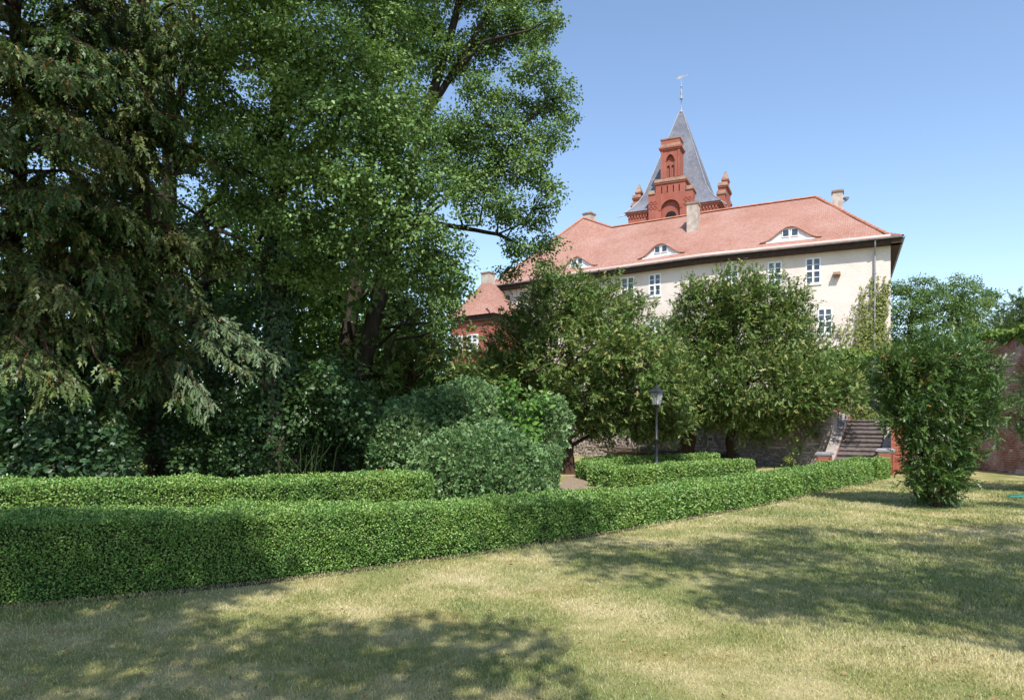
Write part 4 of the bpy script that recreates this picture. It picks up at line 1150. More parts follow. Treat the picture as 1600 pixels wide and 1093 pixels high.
# ------------------------------------------------------------------ clipped hedges
def hedge(label, path, thick, h, dens, L, group='clipped box hedges', sides=(1.0, 1.0, 0.35), round_=0.09, lump=0.036, name='box_hedge', leafm='box', far_scale=None, ends=True):
    """path: front bottom edge, left to right; body lies on the left-hand (back) side"""
    path = np.array(path, float)
    hs = np.broadcast_to(np.array(h, float), (len(path),)); h = 1.0
    d = np.r_[0, np.cumsum(np.linalg.norm(np.diff(path, axis=0), axis=1))]; ln = d[-1]
    def pos(s): return np.stack([np.interp(s, d, path[:, 0]), np.interp(s, d, path[:, 1])], -1)
    def tang(s):
        t = pos(np.clip(s + 0.4, 0, ln)) - pos(np.clip(s - 0.4, 0, ln)); return t / np.linalg.norm(t, axis=-1, keepdims=True)
    def frame(s):
        t = tang(s); return pos(s), t, np.stack([-t[..., 1], t[..., 0]], -1)      # back normal
    def hh(s): return np.interp(s, d, hs)
    hm = float(hs.mean())
    o3 = np.array([path[0, 0], path[0, 1], 0])
    root = empty(name, tuple(o3)); tag(root, label, 'hedge', group)
    # woody core
    S = np.linspace(0.06, ln - 0.06, max(6, int(ln / 0.25)))
    p, t, b = frame(S); ins = 0.07
    prof = [(ins, 0.0), (ins * 0.9, h * 0.5), (ins + 0.03, h - ins / hm), (thick - ins - 0.03, h - ins / hm), (thick - ins, h * 0.5), (thick - ins, 0.0)]
    V = np.stack([np.concatenate([p + b * w, hh(S)[:, None] * z], 1) for w, z in prof], 1)
    V[:, 1:-1] += 0.02 * rng.normal(size=V[:, 1:-1].shape)
    k = len(prof); i, j = np.meshgrid(np.arange(len(S) - 1), np.arange(k - 1), indexing='ij')
    Fq = np.stack([i * k + j, (i + 1) * k + j, (i + 1) * k + j + 1, i * k + j + 1], -1).reshape(-1, 4)
    V = V.reshape(-1, 3)
    # end caps: fold in centre quads
    e0 = np.array([[0, 1, 4, 5], [1, 2, 3, 4]]); e1 = e0 + (len(S) - 1) * k
    fast_obj('twigs', V, np.concatenate([Fq, e0, e1]), M['twigcore'], root, True, o3)
    # leaves on front, top, back and ends
    parts = []
    def put(s, w, z, nrm):
        p, t, b = frame(s)
        P = np.concatenate([p + b * w[:, None], (z * hh(s))[:, None]], 1)
        Nn = np.concatenate([b * nrm[:, 1:2] + t * nrm[:, 0:1], nrm[:, 2:3]], 1)
        # rounded arrises
        dist = np.linalg.norm(P[:, :2], axis=1)
        l = L * (far_scale(dist) if far_scale is not None else 1.0) * rng.uniform(0.7, 1.25, len(P))
        P = P + Nn * (lump * wob(P, 2.6) + lump * 0.6 * wob(P + 7, 6.0) + 0.022 * wob(P + 3, 19.0) + rng.uniform(-0.045, 0.012, len(P)) + 0.03 * (rng.random(len(P)) < 0.03))[:, None]
        nn = unit(Nn * 0.8 + rng.normal(size=P.shape) * 0.48 + np.array([0, -0.05, 0.35]))
        D = unit(np.cross(nn, rdirs(len(P))) + Nn * 0.55 + np.array([0, 0, 0.2]))
        parts.append(leaf_cards(P, D, nn, l, l * 0.62, 0.22))
    def samp(area, wgt):
        """sample along s with density falling with distance"""
        ss = np.linspace(0, ln, 200); ds = np.linalg.norm(pos(ss), axis=1)
        f = (1 / far_scale(ds) ** 2) if far_scale is not None else np.ones_like(ds)
        n = int(dens * wgt * area * f.mean()); c = np.cumsum(f); c = c / c[-1]
        return np.interp(rng.random(n), np.r_[0, c[:-1]], ss)
    round_z = round_ / hm; s = samp(ln * hm, sides[0]); z = rng.random(len(s)) * h; w = np.zeros(len(s))
    rr = np.clip((z - (h - round_z)) / round_z, 0, 1); w = w + round_ * (1 - np.sqrt(np.clip(1 - rr ** 2, 0, 1))) * 0.8
    put(s, w, 0.015 + z * (1 - 0.02), np.stack([np.zeros_like(s), -np.cos(rr * 1.1), np.sin(rr * 1.1)], 1))
    s = samp(ln * thick, sides[1]); w = rng.random(len(s)) * thick; ed = np.minimum(w, thick - w); q = np.clip(1 - ed / round_, 0, 1)
    put(s, w, h - round_z * 0.5 * q ** 2, np.stack([np.zeros_like(s), np.where(w < thick / 2, -1, 1) * q * 0.6, np.ones_like(s)], 1))
    s = samp(ln * hm, sides[2]); z = rng.random(len(s)) * h
    put(s, np.full(len(s), thick), z, np.tile(np.array([[0, 1.0, 0]]), (len(s), 1)))
    if ends:
        for s0, tn in ((0.0, -1.0), (ln, 1.0)):
            fs = far_scale(np.linalg.norm(pos(np.array([s0])), axis=1))[0] if far_scale is not None else 1.0
            n = int(dens * thick * hm * 0.9 / fs ** 2); w = rng.random(n) * thick; z = rng.random(n) * h
            put(np.full(n, s0), w, z, np.tile(np.array([[tn, 0, 0]]), (n, 1)))
    V, Fq = merge(parts)
    fast_obj('foliage', V, Fq, M[leafm], root, False, o3)
    return root
fs_ = lambda d: np.clip(d / 8.0, 0.9, 1.6)
hedge('long clipped box hedge curving across the whole lawn', HEDGE, HT, [0.84, 0.82, 0.79, 0.75, 0.70, 0.61, 0.51, 0.50, 0.52, 0.54], 8600, 0.026, sides=(1.0, 0.85, 0.1), far_scale=fs_)
hedge('short hedge block closing the far end of the long hedge by the stairs', [(10.45, 19.55), (11.25, 20.35)], 0.95, 0.58, 6800, 0.034, far_scale=fs_, lump=0.04)
hedge('second clipped hedge on the left, behind the long one and below the dark trees', [(-12.0, 9.75), (-8.5, 9.75), (-5.5, 9.95), (-3.2, 10.5), (-1.38, 11.72)], 1.05, 0.80, 7600, 0.027, sides=(0.9, 1.0, 0.1), far_scale=fs_)
hedge('front arm of the low hedge bed below the lantern', [(2.55, 17.3), (7.65, 21.5)], 0.85, 0.46, 6000, 0.034, far_scale=fs_, lump=0.03, sides=(1, 1, 0.5))
hedge('left arm of the low hedge bed beside the yew trunk', [(1.95, 20.6), (2.5, 17.45)], 0.85, 0.46, 6000, 0.034, far_scale=fs_, lump=0.03, sides=(1, 1, 0.5))
hedge('rear arm of the low hedge bed behind the lantern', [(2.6, 20.75), (7.3, 23.9)], 0.8, 0.52, 5000, 0.036, far_scale=fs_, lump=0.04, sides=(1, 1, 0.3))

# ------------------------------------------------------------------ clipped yew bushes
def clipped(label, blobs, dens, L, group='clipped yew mounds', leafm='clip', jag=0.14):
    c0 = np.array(blobs[0][0], float); o3 = np.array([c0[0], c0[1], 0.0])
    root = empty('clipped_yew', tuple(o3)); tag(root, label, 'bush', group)
    core, leaves = [], []
    for i, (c, r) in enumerate(blobs):
        c = np.asarray(c, float); r = np.asarray(r, float)
        d = []
        for a in np.linspace(-math.pi / 2, math.pi / 2, 11):
            for t in np.linspace(0, 2 * math.pi, 18, endpoint=False):
                d.append((math.cos(a) * math.cos(t), math.cos(a) * math.sin(t), math.sin(a)))
        d = np.array(d); V = c + d * r * 0.80; V[:, 2] = np.maximum(V[:, 2], 0.0)
        ii, jj = np.meshgrid(np.arange(10), np.arange(18), indexing='ij'); j2 = (jj + 1) % 18
        core.append((V, np.stack([ii * 18 + jj, ii * 18 + j2, (ii + 1) * 18 + j2, (ii + 1) * 18 + jj], -1).reshape(-1, 4)))
        area = 4 * math.pi * (((r[0] * r[1]) ** 1.6 + (r[0] * r[2]) ** 1.6 + (r[1] * r[2]) ** 1.6) / 3) ** (1 / 1.6)
        n = int(area * dens); d = rdirs(n)
        P = c + d * r * (1 + 0.05 * wob(d * 3 + c, 1.2))[:, None]
        keep = P[:, 2] > 0.02
        keep &= (d[:, 1] < 0.35) | (rng.random(n) < 0.3)
        for j, (c2, r2) in enumerate(blobs):
            if j != i: keep &= np.linalg.norm((P - c2) / np.asarray(r2), axis=1) > 0.93
        P = P[keep]; Nn = unit(d / r)[keep]
        P = P + Nn * (jag * wob(P, 1.7) + jag * 0.7 * wob(P + 3, 6.0) + rng.uniform(-0.10, 0.02, len(P)))[:, None]
        n = len(P)
        D = unit(Nn * 0.7 + rng.normal(size=(n, 3)) * 0.55 + np.array([0, 0, 0.25]))
        nr = unit(Nn * 0.7 + rng.normal(size=(n, 3)) * 0.6)
        l = L * rng.uniform(0.7, 1.3, n)
        l = l * (1 + 0.9 * (rng.random(n) < 0.10))
        leaves.append(sprays(P, D, nr, l, l * 0.70, 2, 0.1))
    V, Fq = merge(core); fast_obj('twigs', V, Fq, M['twigcore'], root, True, o3)
    V, Fq = merge(leaves); fast_obj('foliage', V, Fq, M[leafm], root, False, o3)
    return root
def eb(px, py, rx, ry, Y, dep=None):
    s = Y / FPX
    return (at(px, py, Y), np.array([rx * s, dep if dep else (rx + ry) / 2 * s, ry * s]))
clipped('round clipped yew mound at the left end of the bush group', [eb(628, 700, 58, 72, 15.6)], 900, 0.075)
clipped('tallest rounded clipped yew at the back of the bush group', [eb(728, 665, 85, 72, 16.6), eb(728, 740, 80, 60, 16.6), eb(690, 650, 48, 45, 16.4)], 800, 0.075)
clipped('broad low clipped yew dome at the front of the bush group', [eb(742, 745, 105, 85, 14.3), eb(690, 760, 62, 62, 14.2), eb(800, 770, 55, 60, 14.2)], 1000, 0.07)
hedge('square-topped clipped bush block at the right end of the bush group', [(0.18, 14.25), (1.02, 14.45)], 0.8, 1.17, 5200, 0.036, 'clipped yew mounds', name='clipped_bush', leafm='clip', round_=0.22, lump=0.05)
clipped('dark clipped yew behind the bright sapling', [eb(858, 672, 27, 52, 15.9), eb(850, 720, 26, 50, 15.9)], 900, 0.07)

# bright large-leaved sapling growing through the bushes
def sapling():
    base = np.array([0.05, 15.35, 0.0]); root = empty('sapling', tuple(base)); tag(root, 'bright green large-leaved sapling growing between the clipped bushes', 'sapling')
    A = []
    parts = []
    for k in range(26):
        tip = at(rng.uniform(785, 856), rng.uniform(585, 695), 15.2 + rng.uniform(-0.35, 0.3))
        if tip[2] > 2.45 and tip[0] > 0.45: tip[2] -= 0.4
        pts = limb_pts(base, tip, 0.05, 6, 0.03); parts.append(tube(pts, np.linspace(0.018, 0.004, 6), 5))
        A += [pts[-1], pts[-2], (pts[-1] + pts[-2]) / 2]
    V, Fq = merge(parts); fast_obj('stem', V, Fq, M['bark'], root, True, base)
    A = np.array(A); n = len(A) * 11; C = np.repeat(A, 11, 0)
    D = unit(rng.normal(size=(n, 3)) + np.array([0, -0.5, -0.1])); nr = unit(np.array([0, -0.5, 0.9]) + rng.normal(size=(n, 3)) * 0.35)
    l = rng.uniform(0.09, 0.19, n)
    V, Fq = leaf_cards(C + D * 0.05 + rng.normal(size=(n, 3)) * 0.05, D, nr, l, l * 0.62, 0.12); fast_obj('foliage', V, Fq, M['sapling'], root, False, base)
sapling()
def rust():
    base = at(600, 742, 14.5); base[2] = 0.0; root = empty('red_leaved_plant', tuple(base)); tag(root, 'small rust-red leafy plant under the left clipped bush', 'plant')
    n = 90; P = base + rng.normal(size=(n, 3)) * np.array([0.07, 0.07, 0.12]) + np.array([0, -0.1, 0.45])
    D = rdirs(n); V, Fq = leaf_cards(P, D, rdirs(n), 0.07, 0.04); fast_obj('foliage', V, Fq, M['rust'], root, False, base)
    m = MB(); m.tube([(0, 0, 0), (0, -0.05, 0.5)], 0.012, 5); m.build('stem', M['bark'], root)
rust()

# ------------------------------------------------------------------ yews
def gold_inside(root, base, A, O):
    k = (rng.random(len(A)) < 0.4) & (wob(A, 1.6) > -0.1)
    V, Fq = yew_clumps(A[k] - O[k] * 0.17, O[k], 6, 0.11, spread=0.11, k=3)
    fast_obj('yellowed_needles', V, Fq, M['yewgold'], root, False, base)

tree('yew_tree', 'broad yew with single trunk beside the clipped bushes, left of the lantern', 'tree', 'yews before the house',
     [([(1.82, 22.0, 0), (1.78, 22.0, 1.0), (1.86, 22.1, 2.2), (1.9, 22.2, 3.6), (1.95, 22.2, 5.2)], [0.22, 0.17, 0.16, 0.12, 0.05])],
     pxblobs([(893, 462, 58, 40), (850, 492, 50, 45), (935, 490, 48, 48), (815, 540, 40, 50), (870, 550, 75, 60), (960, 545, 62, 55), (775, 592, 40, 42), (1005, 585, 52, 55), (900, 610, 75, 50), (975, 640, 62, 40), (1030, 635, 38, 45), (850, 635, 45, 38), (925, 645, 62, 32), (1015, 668, 40, 20), (1050, 600, 34, 40), (1045, 655, 34, 30), (985, 600, 60, 50), (830, 590, 50, 50), (745, 615, 32, 40), (985, 500, 32, 40), (772, 560, 26, 28)], 22, 1.2, 0.9),
     M['barkred'], M['yew'], 'yew', per_m2=16, rc=0.28, per=13, L=0.21, inner=0.45, amp=0.36, freq=3.4, upb=0.6, up_bias=0.2, droop=0.14, twig_every=14, k=3, wd=0.42)
tree('yew_tree', 'larger yew with two dark trunks between the lantern and the stairs', 'tree', 'yews before the house',
     [([(6.55, 25.8, 0), (6.6, 25.8, 1.2), (6.9, 25.6, 2.6), (7.6, 25.5, 4.6), (8.0, 25.5, 6.2)], [0.32, 0.28, 0.24, 0.15, 0.05]),
      ([(8.3, 25.8, 0), (8.2, 25.8, 1.0), (8.5, 25.6, 2.4), (9.2, 25.5, 3.8)], [0.17, 0.14, 0.12, 0.07])],
     pxblobs([(1150, 462, 40, 36), (1105, 490, 45, 42), (1190, 478, 45, 42), (1075, 535, 45, 45), (1145, 535, 65, 60), (1220, 525, 50, 50), (1265, 555, 38, 40), (1110, 595, 50, 45), (1190, 595, 70, 55), (1260, 610, 50, 42), (1055, 590, 35, 40), (1212, 645, 60, 34), (1165, 655, 36, 22), (1282, 622, 36, 26), (1320, 605, 30, 30), (1325, 622, 16, 14), (1040, 560, 30, 40), (1045, 615, 30, 36), (1150, 610, 60, 50), (1100, 645, 40, 26), (1240, 478, 22, 30), (1085, 455, 16, 20)], 24.8, 1.2, 0.9),
     M['barkred'], M['yew'], 'yew', per_m2=16, rc=0.30, per=13, L=0.22, inner=0.45, amp=0.36, freq=3.4, upb=0.7, up_bias=0.2, droop=0.12, twig_every=14, k=3, wd=0.42)
tree('young_yew', 'vase-shaped dark green yew standing alone on the lawn', 'tree', None,
     [([(8.48, 13.62, 0), (8.45, 13.62, 0.4), (8.5, 13.6, 1.0), (8.55, 13.6, 2.2)], [0.07, 0.06, 0.05, 0.02]), ([(8.5, 13.62, 0.1), (8.7, 13.55, 0.8), (9.0, 13.5, 1.9)], [0.04, 0.035, 0.015]), ([(8.46, 13.62, 0.1), (8.25, 13.55, 0.9), (7.9, 13.5, 2.0)], [0.04, 0.035, 0.015])],
     pxblobs([(1468, 572, 52, 44), (1425, 580, 40, 44), (1515, 585, 34, 48), (1395, 605, 24, 42), (1535, 620, 22, 48), (1455, 625, 62, 48), (1510, 645, 46, 44), (1425, 650, 42, 40), (1470, 690, 50, 38), (1500, 545, 24, 22), (1450, 540, 18, 24), (1385, 570, 16, 26), (1530, 560, 20, 26), (1440, 712, 30, 34), (1492, 715, 32, 34), (1465, 735, 34, 34), (1463, 765, 36, 26), (1432, 748, 18, 10), (1495, 752, 18, 14), (1542, 660, 12, 20)], 13.6, 1.0, 0.25),
     M['barkred'], M['yewgreen'], 'yew', per_m2=46, rc=0.15, per=13, L=0.14, inner=0.45, amp=0.28, freq=3.0, upb=0.6, droop=0.10, twig_every=16, limb_r=0.02, k=3, wd=0.36, extra=gold_inside)
tree('young_yew', 'young yew cut off by the right edge of the photo, before the brick wall', 'tree', None,
     [([(12.75, 16.2, 0), (12.75, 16.2, 0.6), (12.75, 16.2, 2.2)], [0.06, 0.05, 0.02])],
     pxblobs([(1610, 640, 32, 34), (1640, 600, 40, 40), (1660, 650, 45, 45), (1625, 675, 34, 22), (1650, 720, 30, 40)], 16.2, 1.0, 0.2),
     M['barkred'], M['yewgreen'], 'yew', per_m2=40, rc=0.11, per=8, L=0.12, inner=0.5, upb=0.4, droop=0.15, twig_every=20, limb_r=0.02)
tree('yew_tree', 'sunlit yellowish yew deep in the wood, behind the clipped bushes', 'tree', None,
     [([(-3.2, 21, 0), (-3.2, 21, 1.5), (-3.1, 21, 3.5)], [0.2, 0.16, 0.06])],
     pxblobs([(600, 545, 50, 45), (650, 510, 50, 45), (700, 545, 45, 50), (640, 585, 60, 45), (560, 590, 50, 50), (720, 590, 40, 40), (600, 640, 60, 45), (680, 640, 60, 45)], 20.5, 1.1, 0.8),
     M['barkred'], M['yew'], 'yew', per_m2=12, rc=0.24, per=8, L=0.22, inner=0.5, upb=0.2, droop=0.3, twig_every=20, k=3, wd=0.46, amp=0.3, freq=3)

# ------------------------------------------------------------------ big deciduous trees on the left
al = dict(bark=M['bark'], leafm=M['alder'], kind='broad', inner=0.42, up=0.55)
tree('alder_tree', 'big alder whose bright lit crown hangs over the middle of the wood', 'tree', 'alders at the wood edge',
     [([(-5.2, 15.0, 0), (-5.2, 15.0, 2.0), (-5.15, 15.0, 4.6), (-5.1, 14.9, 8.0), (-5.0, 14.6, 11.5), (-4.8, 14.4, 14.5)], [0.27, 0.24, 0.23, 0.18, 0.12, 0.05]),
      ([(-5.15, 15.0, 5.0), (-4.2, 14.8, 5.3), (-2.9, 14.4, 5.2), (-1.9, 14.0, 5.3)], [0.09, 0.075, 0.055, 0.02])],
     pxblobs([(395, 60, 55, 45, 13.0), (470, 55, 65, 50, 12.6), (540, 95, 60, 50, 12.8), (600, 150, 55, 45, 13.0), (455, 140, 60, 50, 12.7), (520, 190, 70, 50, 12.4), (610, 230, 60, 42, 12.8), (660, 280, 50, 40, 13.2), (560, 290, 70, 45, 12.5), (480, 260, 55, 50, 12.9), (640, 350, 60, 38, 13.0), (560, 370, 60, 36, 13.2), (690, 395, 42, 30, 13.4), (470, 350, 60, 45, 13.4), (400, 210, 50, 50, 13.6), (390, 320, 45, 40, 14.4), (620, 420, 50, 25, 13.6), (710, 440, 25, 22, 13.8), (340, 60, 40, 45, 13.6), (330, 150, 40, 40, 13.8), (350, 250, 40, 40, 14.2), (370, 400, 40, 30, 14.6), (460, 425, 40, 22, 14.0), (680, 440, 30, 22, 14.0), (600, 60, 60, 55, 13.8), (660, 190, 40, 40, 14.2), (500, 420, 60, 26, 14.4),
              (480, -70, 110, 70, 13.0), (600, -40, 80, 60, 14.0), (380, -60, 90, 60, 12.4), (420, -200, 120, 90, 12.6), (560, -180, 110, 90, 13.6)], 13, 1.15),
     per_m2=15, rc=0.30, per=30, L=0.085, amp=0.32, freq=3.2, twig_every=11, limb_r=0.06, up_bias=0.15, **al)
tree('alder_tree', 'alder with a leaning bare stem and open crown against the sky', 'tree', 'alders at the wood edge',
     [([(-5.0, 20.0, 0), (-4.65, 20.0, 2.2), (-4.1, 20.0, 4.6), (-3.2, 19.7, 7.6), (-2.45, 19.4, 10.4), (-1.7, 19.2, 12.6), (-1.0, 19.0, 15.5)], [0.30, 0.26, 0.24, 0.19, 0.15, 0.11, 0.05]),
      ([(-2.45, 19.4, 10.4), (-1.6, 19.2, 11.6), (-0.6, 19.0, 13.2)], [0.11, 0.09, 0.04]), ([(-2.75, 19.5, 9.3), (-1.6, 19.2, 10.0), (0.2, 19.0, 9.9), (1.0, 18.9, 10.4)], [0.09, 0.07, 0.05, 0.02]),
      ([(-3.3, 19.7, 7.2), (-2.0, 19.4, 7.3), (-0.4, 19.0, 6.9), (0.8, 18.8, 6.3)], [0.09, 0.07, 0.05, 0.02])],
     pxblobs([(790, 30, 45, 38), (835, 55, 32, 28), (750, 75, 40, 34), (860, 30, 18, 18), (830, 110, 38, 28), (875, 150, 24, 24), (835, 170, 30, 20), (790, 165, 32, 24), (745, 140, 30, 26), (860, 215, 30, 24), (890, 185, 14, 14), (800, 215, 42, 30), (735, 205, 40, 34), (760, 265, 50, 36), (830, 265, 36, 30), (865, 300, 18, 24), (790, 320, 36, 28), (840, 340, 24, 20), (730, 300, 40, 40), (815, 385, 30, 20), (862, 382, 24, 14), (700, 230, 40, 50), (700, 90, 30, 34), (660, 40, 36, 40), (770, -40, 70, 45), (700, -60, 70, 60), (840, -30, 40, 35), (850, 420, 16, 14), (800, 425, 20, 10), (700, 470, 20, 20), (690, 510, 18, 16)], 18.9, 1.25, 0.9),
     per_m2=13, rc=0.32, per=30, L=0.090, amp=0.32, freq=3.2, twig_every=7, limb_r=0.05, **al)
tree('alder_tree', 'dark alder stem standing just left of the leaning one', 'tree', 'alders at the wood edge',
     [([(-5.6, 21.0, 0), (-5.35, 21.0, 2.4), (-4.95, 21.0, 4.8), (-4.6, 21.0, 7.5), (-4.2, 20.8, 11.0), (-4.0, 20.6, 14.5)], [0.28, 0.25, 0.23, 0.18, 0.12, 0.05])],
     pxblobs([(640, 100, 60, 50), (560, 40, 70, 60), (650, 10, 60, 50), (600, 180, 70, 50), (520, 130, 60, 60), (560, 260, 80, 50), (640, 420, 60, 35), (600, -60, 90, 60), (480, 440, 60, 30), (680, 470, 40, 35), (640, 480, 40, 26)], 20.5, 1.1, 0.8),
     per_m2=6, rc=0.38, per=22, L=0.10, twig_every=9, limb_r=0.05, **al)

n = 5200; zz = 6.2 * rng.random(n) ** 0.85; th = rng.uniform(0, 6.283, n); rr = 0.24 + 0.10 * rng.random(n) + 0.07 * np.sin(zz * 3 + th * 2)
P = np.stack([-5.2 + 0.012 * zz + rr * np.cos(th), 15.0 + rr * np.sin(th), zz], 1); Nn = np.stack([np.cos(th), np.sin(th), 0.2 + 0 * th], 1)
nr = unit(Nn + rng.normal(size=(n, 3)) * 0.4); D = unit(np.cross(nr, rdirs(n)) + np.array([0, 0, -0.8])); l = 0.095 * rng.uniform(0.6, 1.25, n)
iv = empty('ivy', (-5.2, 14.7, 0)); tag(iv, 'dark ivy wrapped round the big alder trunk', 'ivy')
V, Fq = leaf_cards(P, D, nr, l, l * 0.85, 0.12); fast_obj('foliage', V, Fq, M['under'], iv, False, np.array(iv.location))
m = MB()
for k in range(6):
    a_ = k * 1.05; m.tube([(0.27 * math.cos(a_ + 0.25 * z), 0.3 + 0.27 * math.sin(a_ + 0.25 * z), z) for z in np.linspace(0, 5.6, 9)], 0.014, 4)
m.build('stems', M['bark'], iv)

# ------------------------------------------------------------------ conifers with hanging branches
def conifer(label, base, top, r0, branches, mats, sprayL=0.17, dens=34, group='conifers with hanging branches', name='spruce_tree', cones=0.12, dead=10):
    """branches: list of (start z, azimuth, length, droop)"""
    base = np.array(base, float); top = np.array(top, float)
    root = empty(name, tuple(base)); tag(root, label, 'tree', group)
    def tp(z):
        t = (z - base[2]) / (top[2] - base[2]); return base + (top - base) * t
    zz = np.linspace(base[2], top[2], 14); P = np.array([tp(z) for z in zz]); P[1:-1, :2] += rng.normal(size=(12, 2)) * 0.03
    parts = [tube(P, np.linspace(r0, r0 * 0.2, 14) * np.r_[1.3, np.ones(13)], 10)]
    C, D, U = [], [], []
    for z, az, ln, dr in branches:
        a = tp(z); dirv = np.array([math.cos(az), math.sin(az), 0.0])
        t = np.linspace(0, 1, 9)
        pts = a + dirv * ln * t[:, None]; pts[:, 2] += ln * (0.10 * np.sin(t * 2.4) - dr * t ** 1.6 + 0.16 * np.clip(t - 0.7, 0, 1))
        pts[1:] += rng.normal(size=(8, 3)) * 0.03 * ln * t[1:, None]
        parts.append(tube(pts, np.linspace(0.018 + 0.010 * ln, 0.006, 9), 5))
        side = np.array([-dirv[1], dirv[0], 0])
        n2 = int(ln * 7.5)
        for k in range(n2):
            tt = rng.uniform(0.22, 1.0); c = np.array([np.interp(tt, t, pts[:, i]) for i in range(3)])
            sg = rng.choice((-1, 1)); l2 = rng.uniform(0.35, 0.85) * (1.15 - 0.6 * tt)
            sdir = unit(side * sg * 0.9 + dirv * 0.7 + np.array([0, 0, -0.25]) + rng.normal(size=3) * 0.15)
            s_ = np.linspace(0, 1, 5)[:, None]
            q = c + sdir * l2 * s_ + np.array([0, 0, -1]) * (l2 * 0.65 * s_ ** 2)
            parts.append(tube(q, np.linspace(0.008, 0.003, 5), 3))
            m_ = int(dens * l2)
            u = rng.random(m_); cc = np.stack([np.interp(u, s_[:, 0], q[:, i]) for i in range(3)], 1)
            dd = unit(sdir * 0.6 + np.array([0, 0, -0.55]) + rng.normal(size=(m_, 3)) * 0.5)
            C.append(cc + rng.normal(size=(m_, 3)) * 0.03); D.append(dd); U.append(np.full(m_, z))
    for k in range(dead):
        z = rng.uniform(2.0, 6.5); a = tp(z); az = rng.uniform(-2.6, -0.5); b = a + np.array([math.cos(az), math.sin(az), 0]) * rng.uniform(0.8, 2.2); b[2] -= rng.uniform(0.3, 1.5)
        parts.append(tube(limb_pts(a, b, 0.12, 7, 0.05), np.linspace(0.022, 0.005, 7), 5))
    V, Fq = merge(parts); fast_obj('trunk', V, Fq, M['barkred'], root, True, base)
    C = np.concatenate(C); D = np.concatenate(D); n = len(C)
    nr = unit(np.array([0, -0.3, 1.0]) + rng.normal(size=(n, 3)) * 0.6)
    l = sprayL * rng.uniform(0.6, 1.3, n)
    V, Fq = sprays(C, D, nr, l, l * 0.42, 3, 0.35); fast_obj('crown', V, Fq, mats, root, False, base)
    k = rng.random(n) < cones; m_ = int(k.sum())
    if m_:
        V, Fq = sprays(C[k], unit(np.array([0, 0, -1.0]) + rng.normal(size=(m_, 3)) * 0.25), rdirs(m_), 0.10, 0.05, 2, 0.0); tag(fast_obj('cones', V, Fq, M['cone'], root, False, base), kind='stuff')
    return root
br = [(rng.uniform(4.6, 13.5), rng.uniform(-2.6, 0.2), rng.uniform(1.6, 3.4), rng.uniform(0.15, 0.5)) for _ in range(84)] + [(rng.uniform(3.4, 5.6), rng.uniform(-2.4, -0.4), rng.uniform(1.4, 3.2), rng.uniform(0.3, 0.7)) for _ in range(16)]
conifer('brownish conifer with long drooping branches at the left edge', (-9.6, 13.2, 0), (-9.4, 13.0, 17), 0.17, br, M['spruce'], dens=30, cones=0.12, sprayL=0.19)
br = [(rng.uniform(5.0, 15), rng.uniform(-2.9, -0.2), rng.uniform(1.4, 2.9), rng.uniform(0.15, 0.5)) for _ in range(80)] + [(rng.uniform(3.0, 6.0), rng.uniform(-2.8, -0.3), rng.uniform(1.0, 2.4), rng.uniform(0.4, 0.8)) for _ in range(20)] + [(rng.uniform(2.2, 8.5), rng.uniform(-2.3, -0.9), rng.uniform(0.9, 1.8), rng.uniform(0.4, 0.9)) for _ in range(30)]
tall = conifer('tall straight conifer trunk with green hanging sprays left of the alders', (-7.85, 14.6, 0), (-8.0, 14.5, 19), 0.25, br, M['spruce'], dens=32, cones=0.06, sprayL=0.19)
# its pale lower branches that hang into the sun
def pale_branches(root, ends):
    base = np.array(root.location); wood, C, D = [], [], []
    for (px, py, Y, z0, hang) in ends:
        tip = at(px, py, Y); a = base + np.array([0, 0, z0]); t = np.linspace(0, 1, 12)
        pts = a + (tip - a) * t[:, None]; pts[:, 2] += 0.45 * np.sin(t * np.pi) - 0.10 * np.sin(t * 9)
        wood.append(tube(pts, np.linspace(0.022, 0.005, 12), 5)); dirv = unit((tip - a) * np.array([1, 1, 0.3])); side = unit(np.cross(dirv, [0, 0, 1.0]))
        for k in range(17):
            tt = rng.uniform(0.58, 1.0); c = np.array([np.interp(tt, t, pts[:, i]) for i in range(3)]); l2 = rng.uniform(0.25, 0.55) * (1.25 - 0.7 * tt)
            sd = unit(side * rng.choice((-1, 1)) * 0.8 + dirv * 0.8 + np.array([0, 0, -0.15 - hang]) + rng.normal(size=3) * 0.15); s_ = np.linspace(0, 1, 4)[:, None]
            q = c + sd * l2 * s_ + np.array([0, 0, -1]) * l2 * (0.35 + hang) * s_ ** 2; wood.append(tube(q, np.linspace(0.006, 0.002, 4), 3))
            m_ = int(44 * l2); u = rng.random(m_); cc = np.stack([np.interp(u, s_[:, 0], q[:, i]) for i in range(3)], 1)
            C.append(cc + rng.normal(size=(m_, 3)) * 0.025); D.append(unit(sd * 0.7 + np.array([0, 0, -0.35 - hang]) + rng.normal(size=(m_, 3)) * 0.45))
    V, Fq = merge(wood); fast_obj('lower_branches', V, Fq, M['bark'], root, True, base)
    C = np.concatenate(C); D = np.concatenate(D); n = len(C); l = 0.15 * rng.uniform(0.6, 1.25, n)
    V, Fq = sprays(C, D, unit(np.array([0, -0.4, 1.0]) + rng.normal(size=(n, 3)) * 0.5), l, l * 0.42, 4, 0.3); fast_obj('pale_needles', V, Fq, M['sprucegrey'], root, False, base)
    k = rng.random(n) < 0.10; m_ = int(k.sum()); V, Fq = sprays(C[k], unit(np.array([0, 0, -1.0]) + rng.normal(size=(m_, 3)) * 0.2), rdirs(m_), 0.10, 0.05, 2, 0.0); tag(fast_obj('cones', V, Fq, M['cone'], root, False, base), kind='stuff')
pale_branches(tall, [(432, 556, 12.2, 3.7, 0.0), (395, 548, 12.5, 3.6, 0.05), (375, 572, 12.3, 3.4, 0.1), (330, 625, 12.4, 2.9, 0.6)])

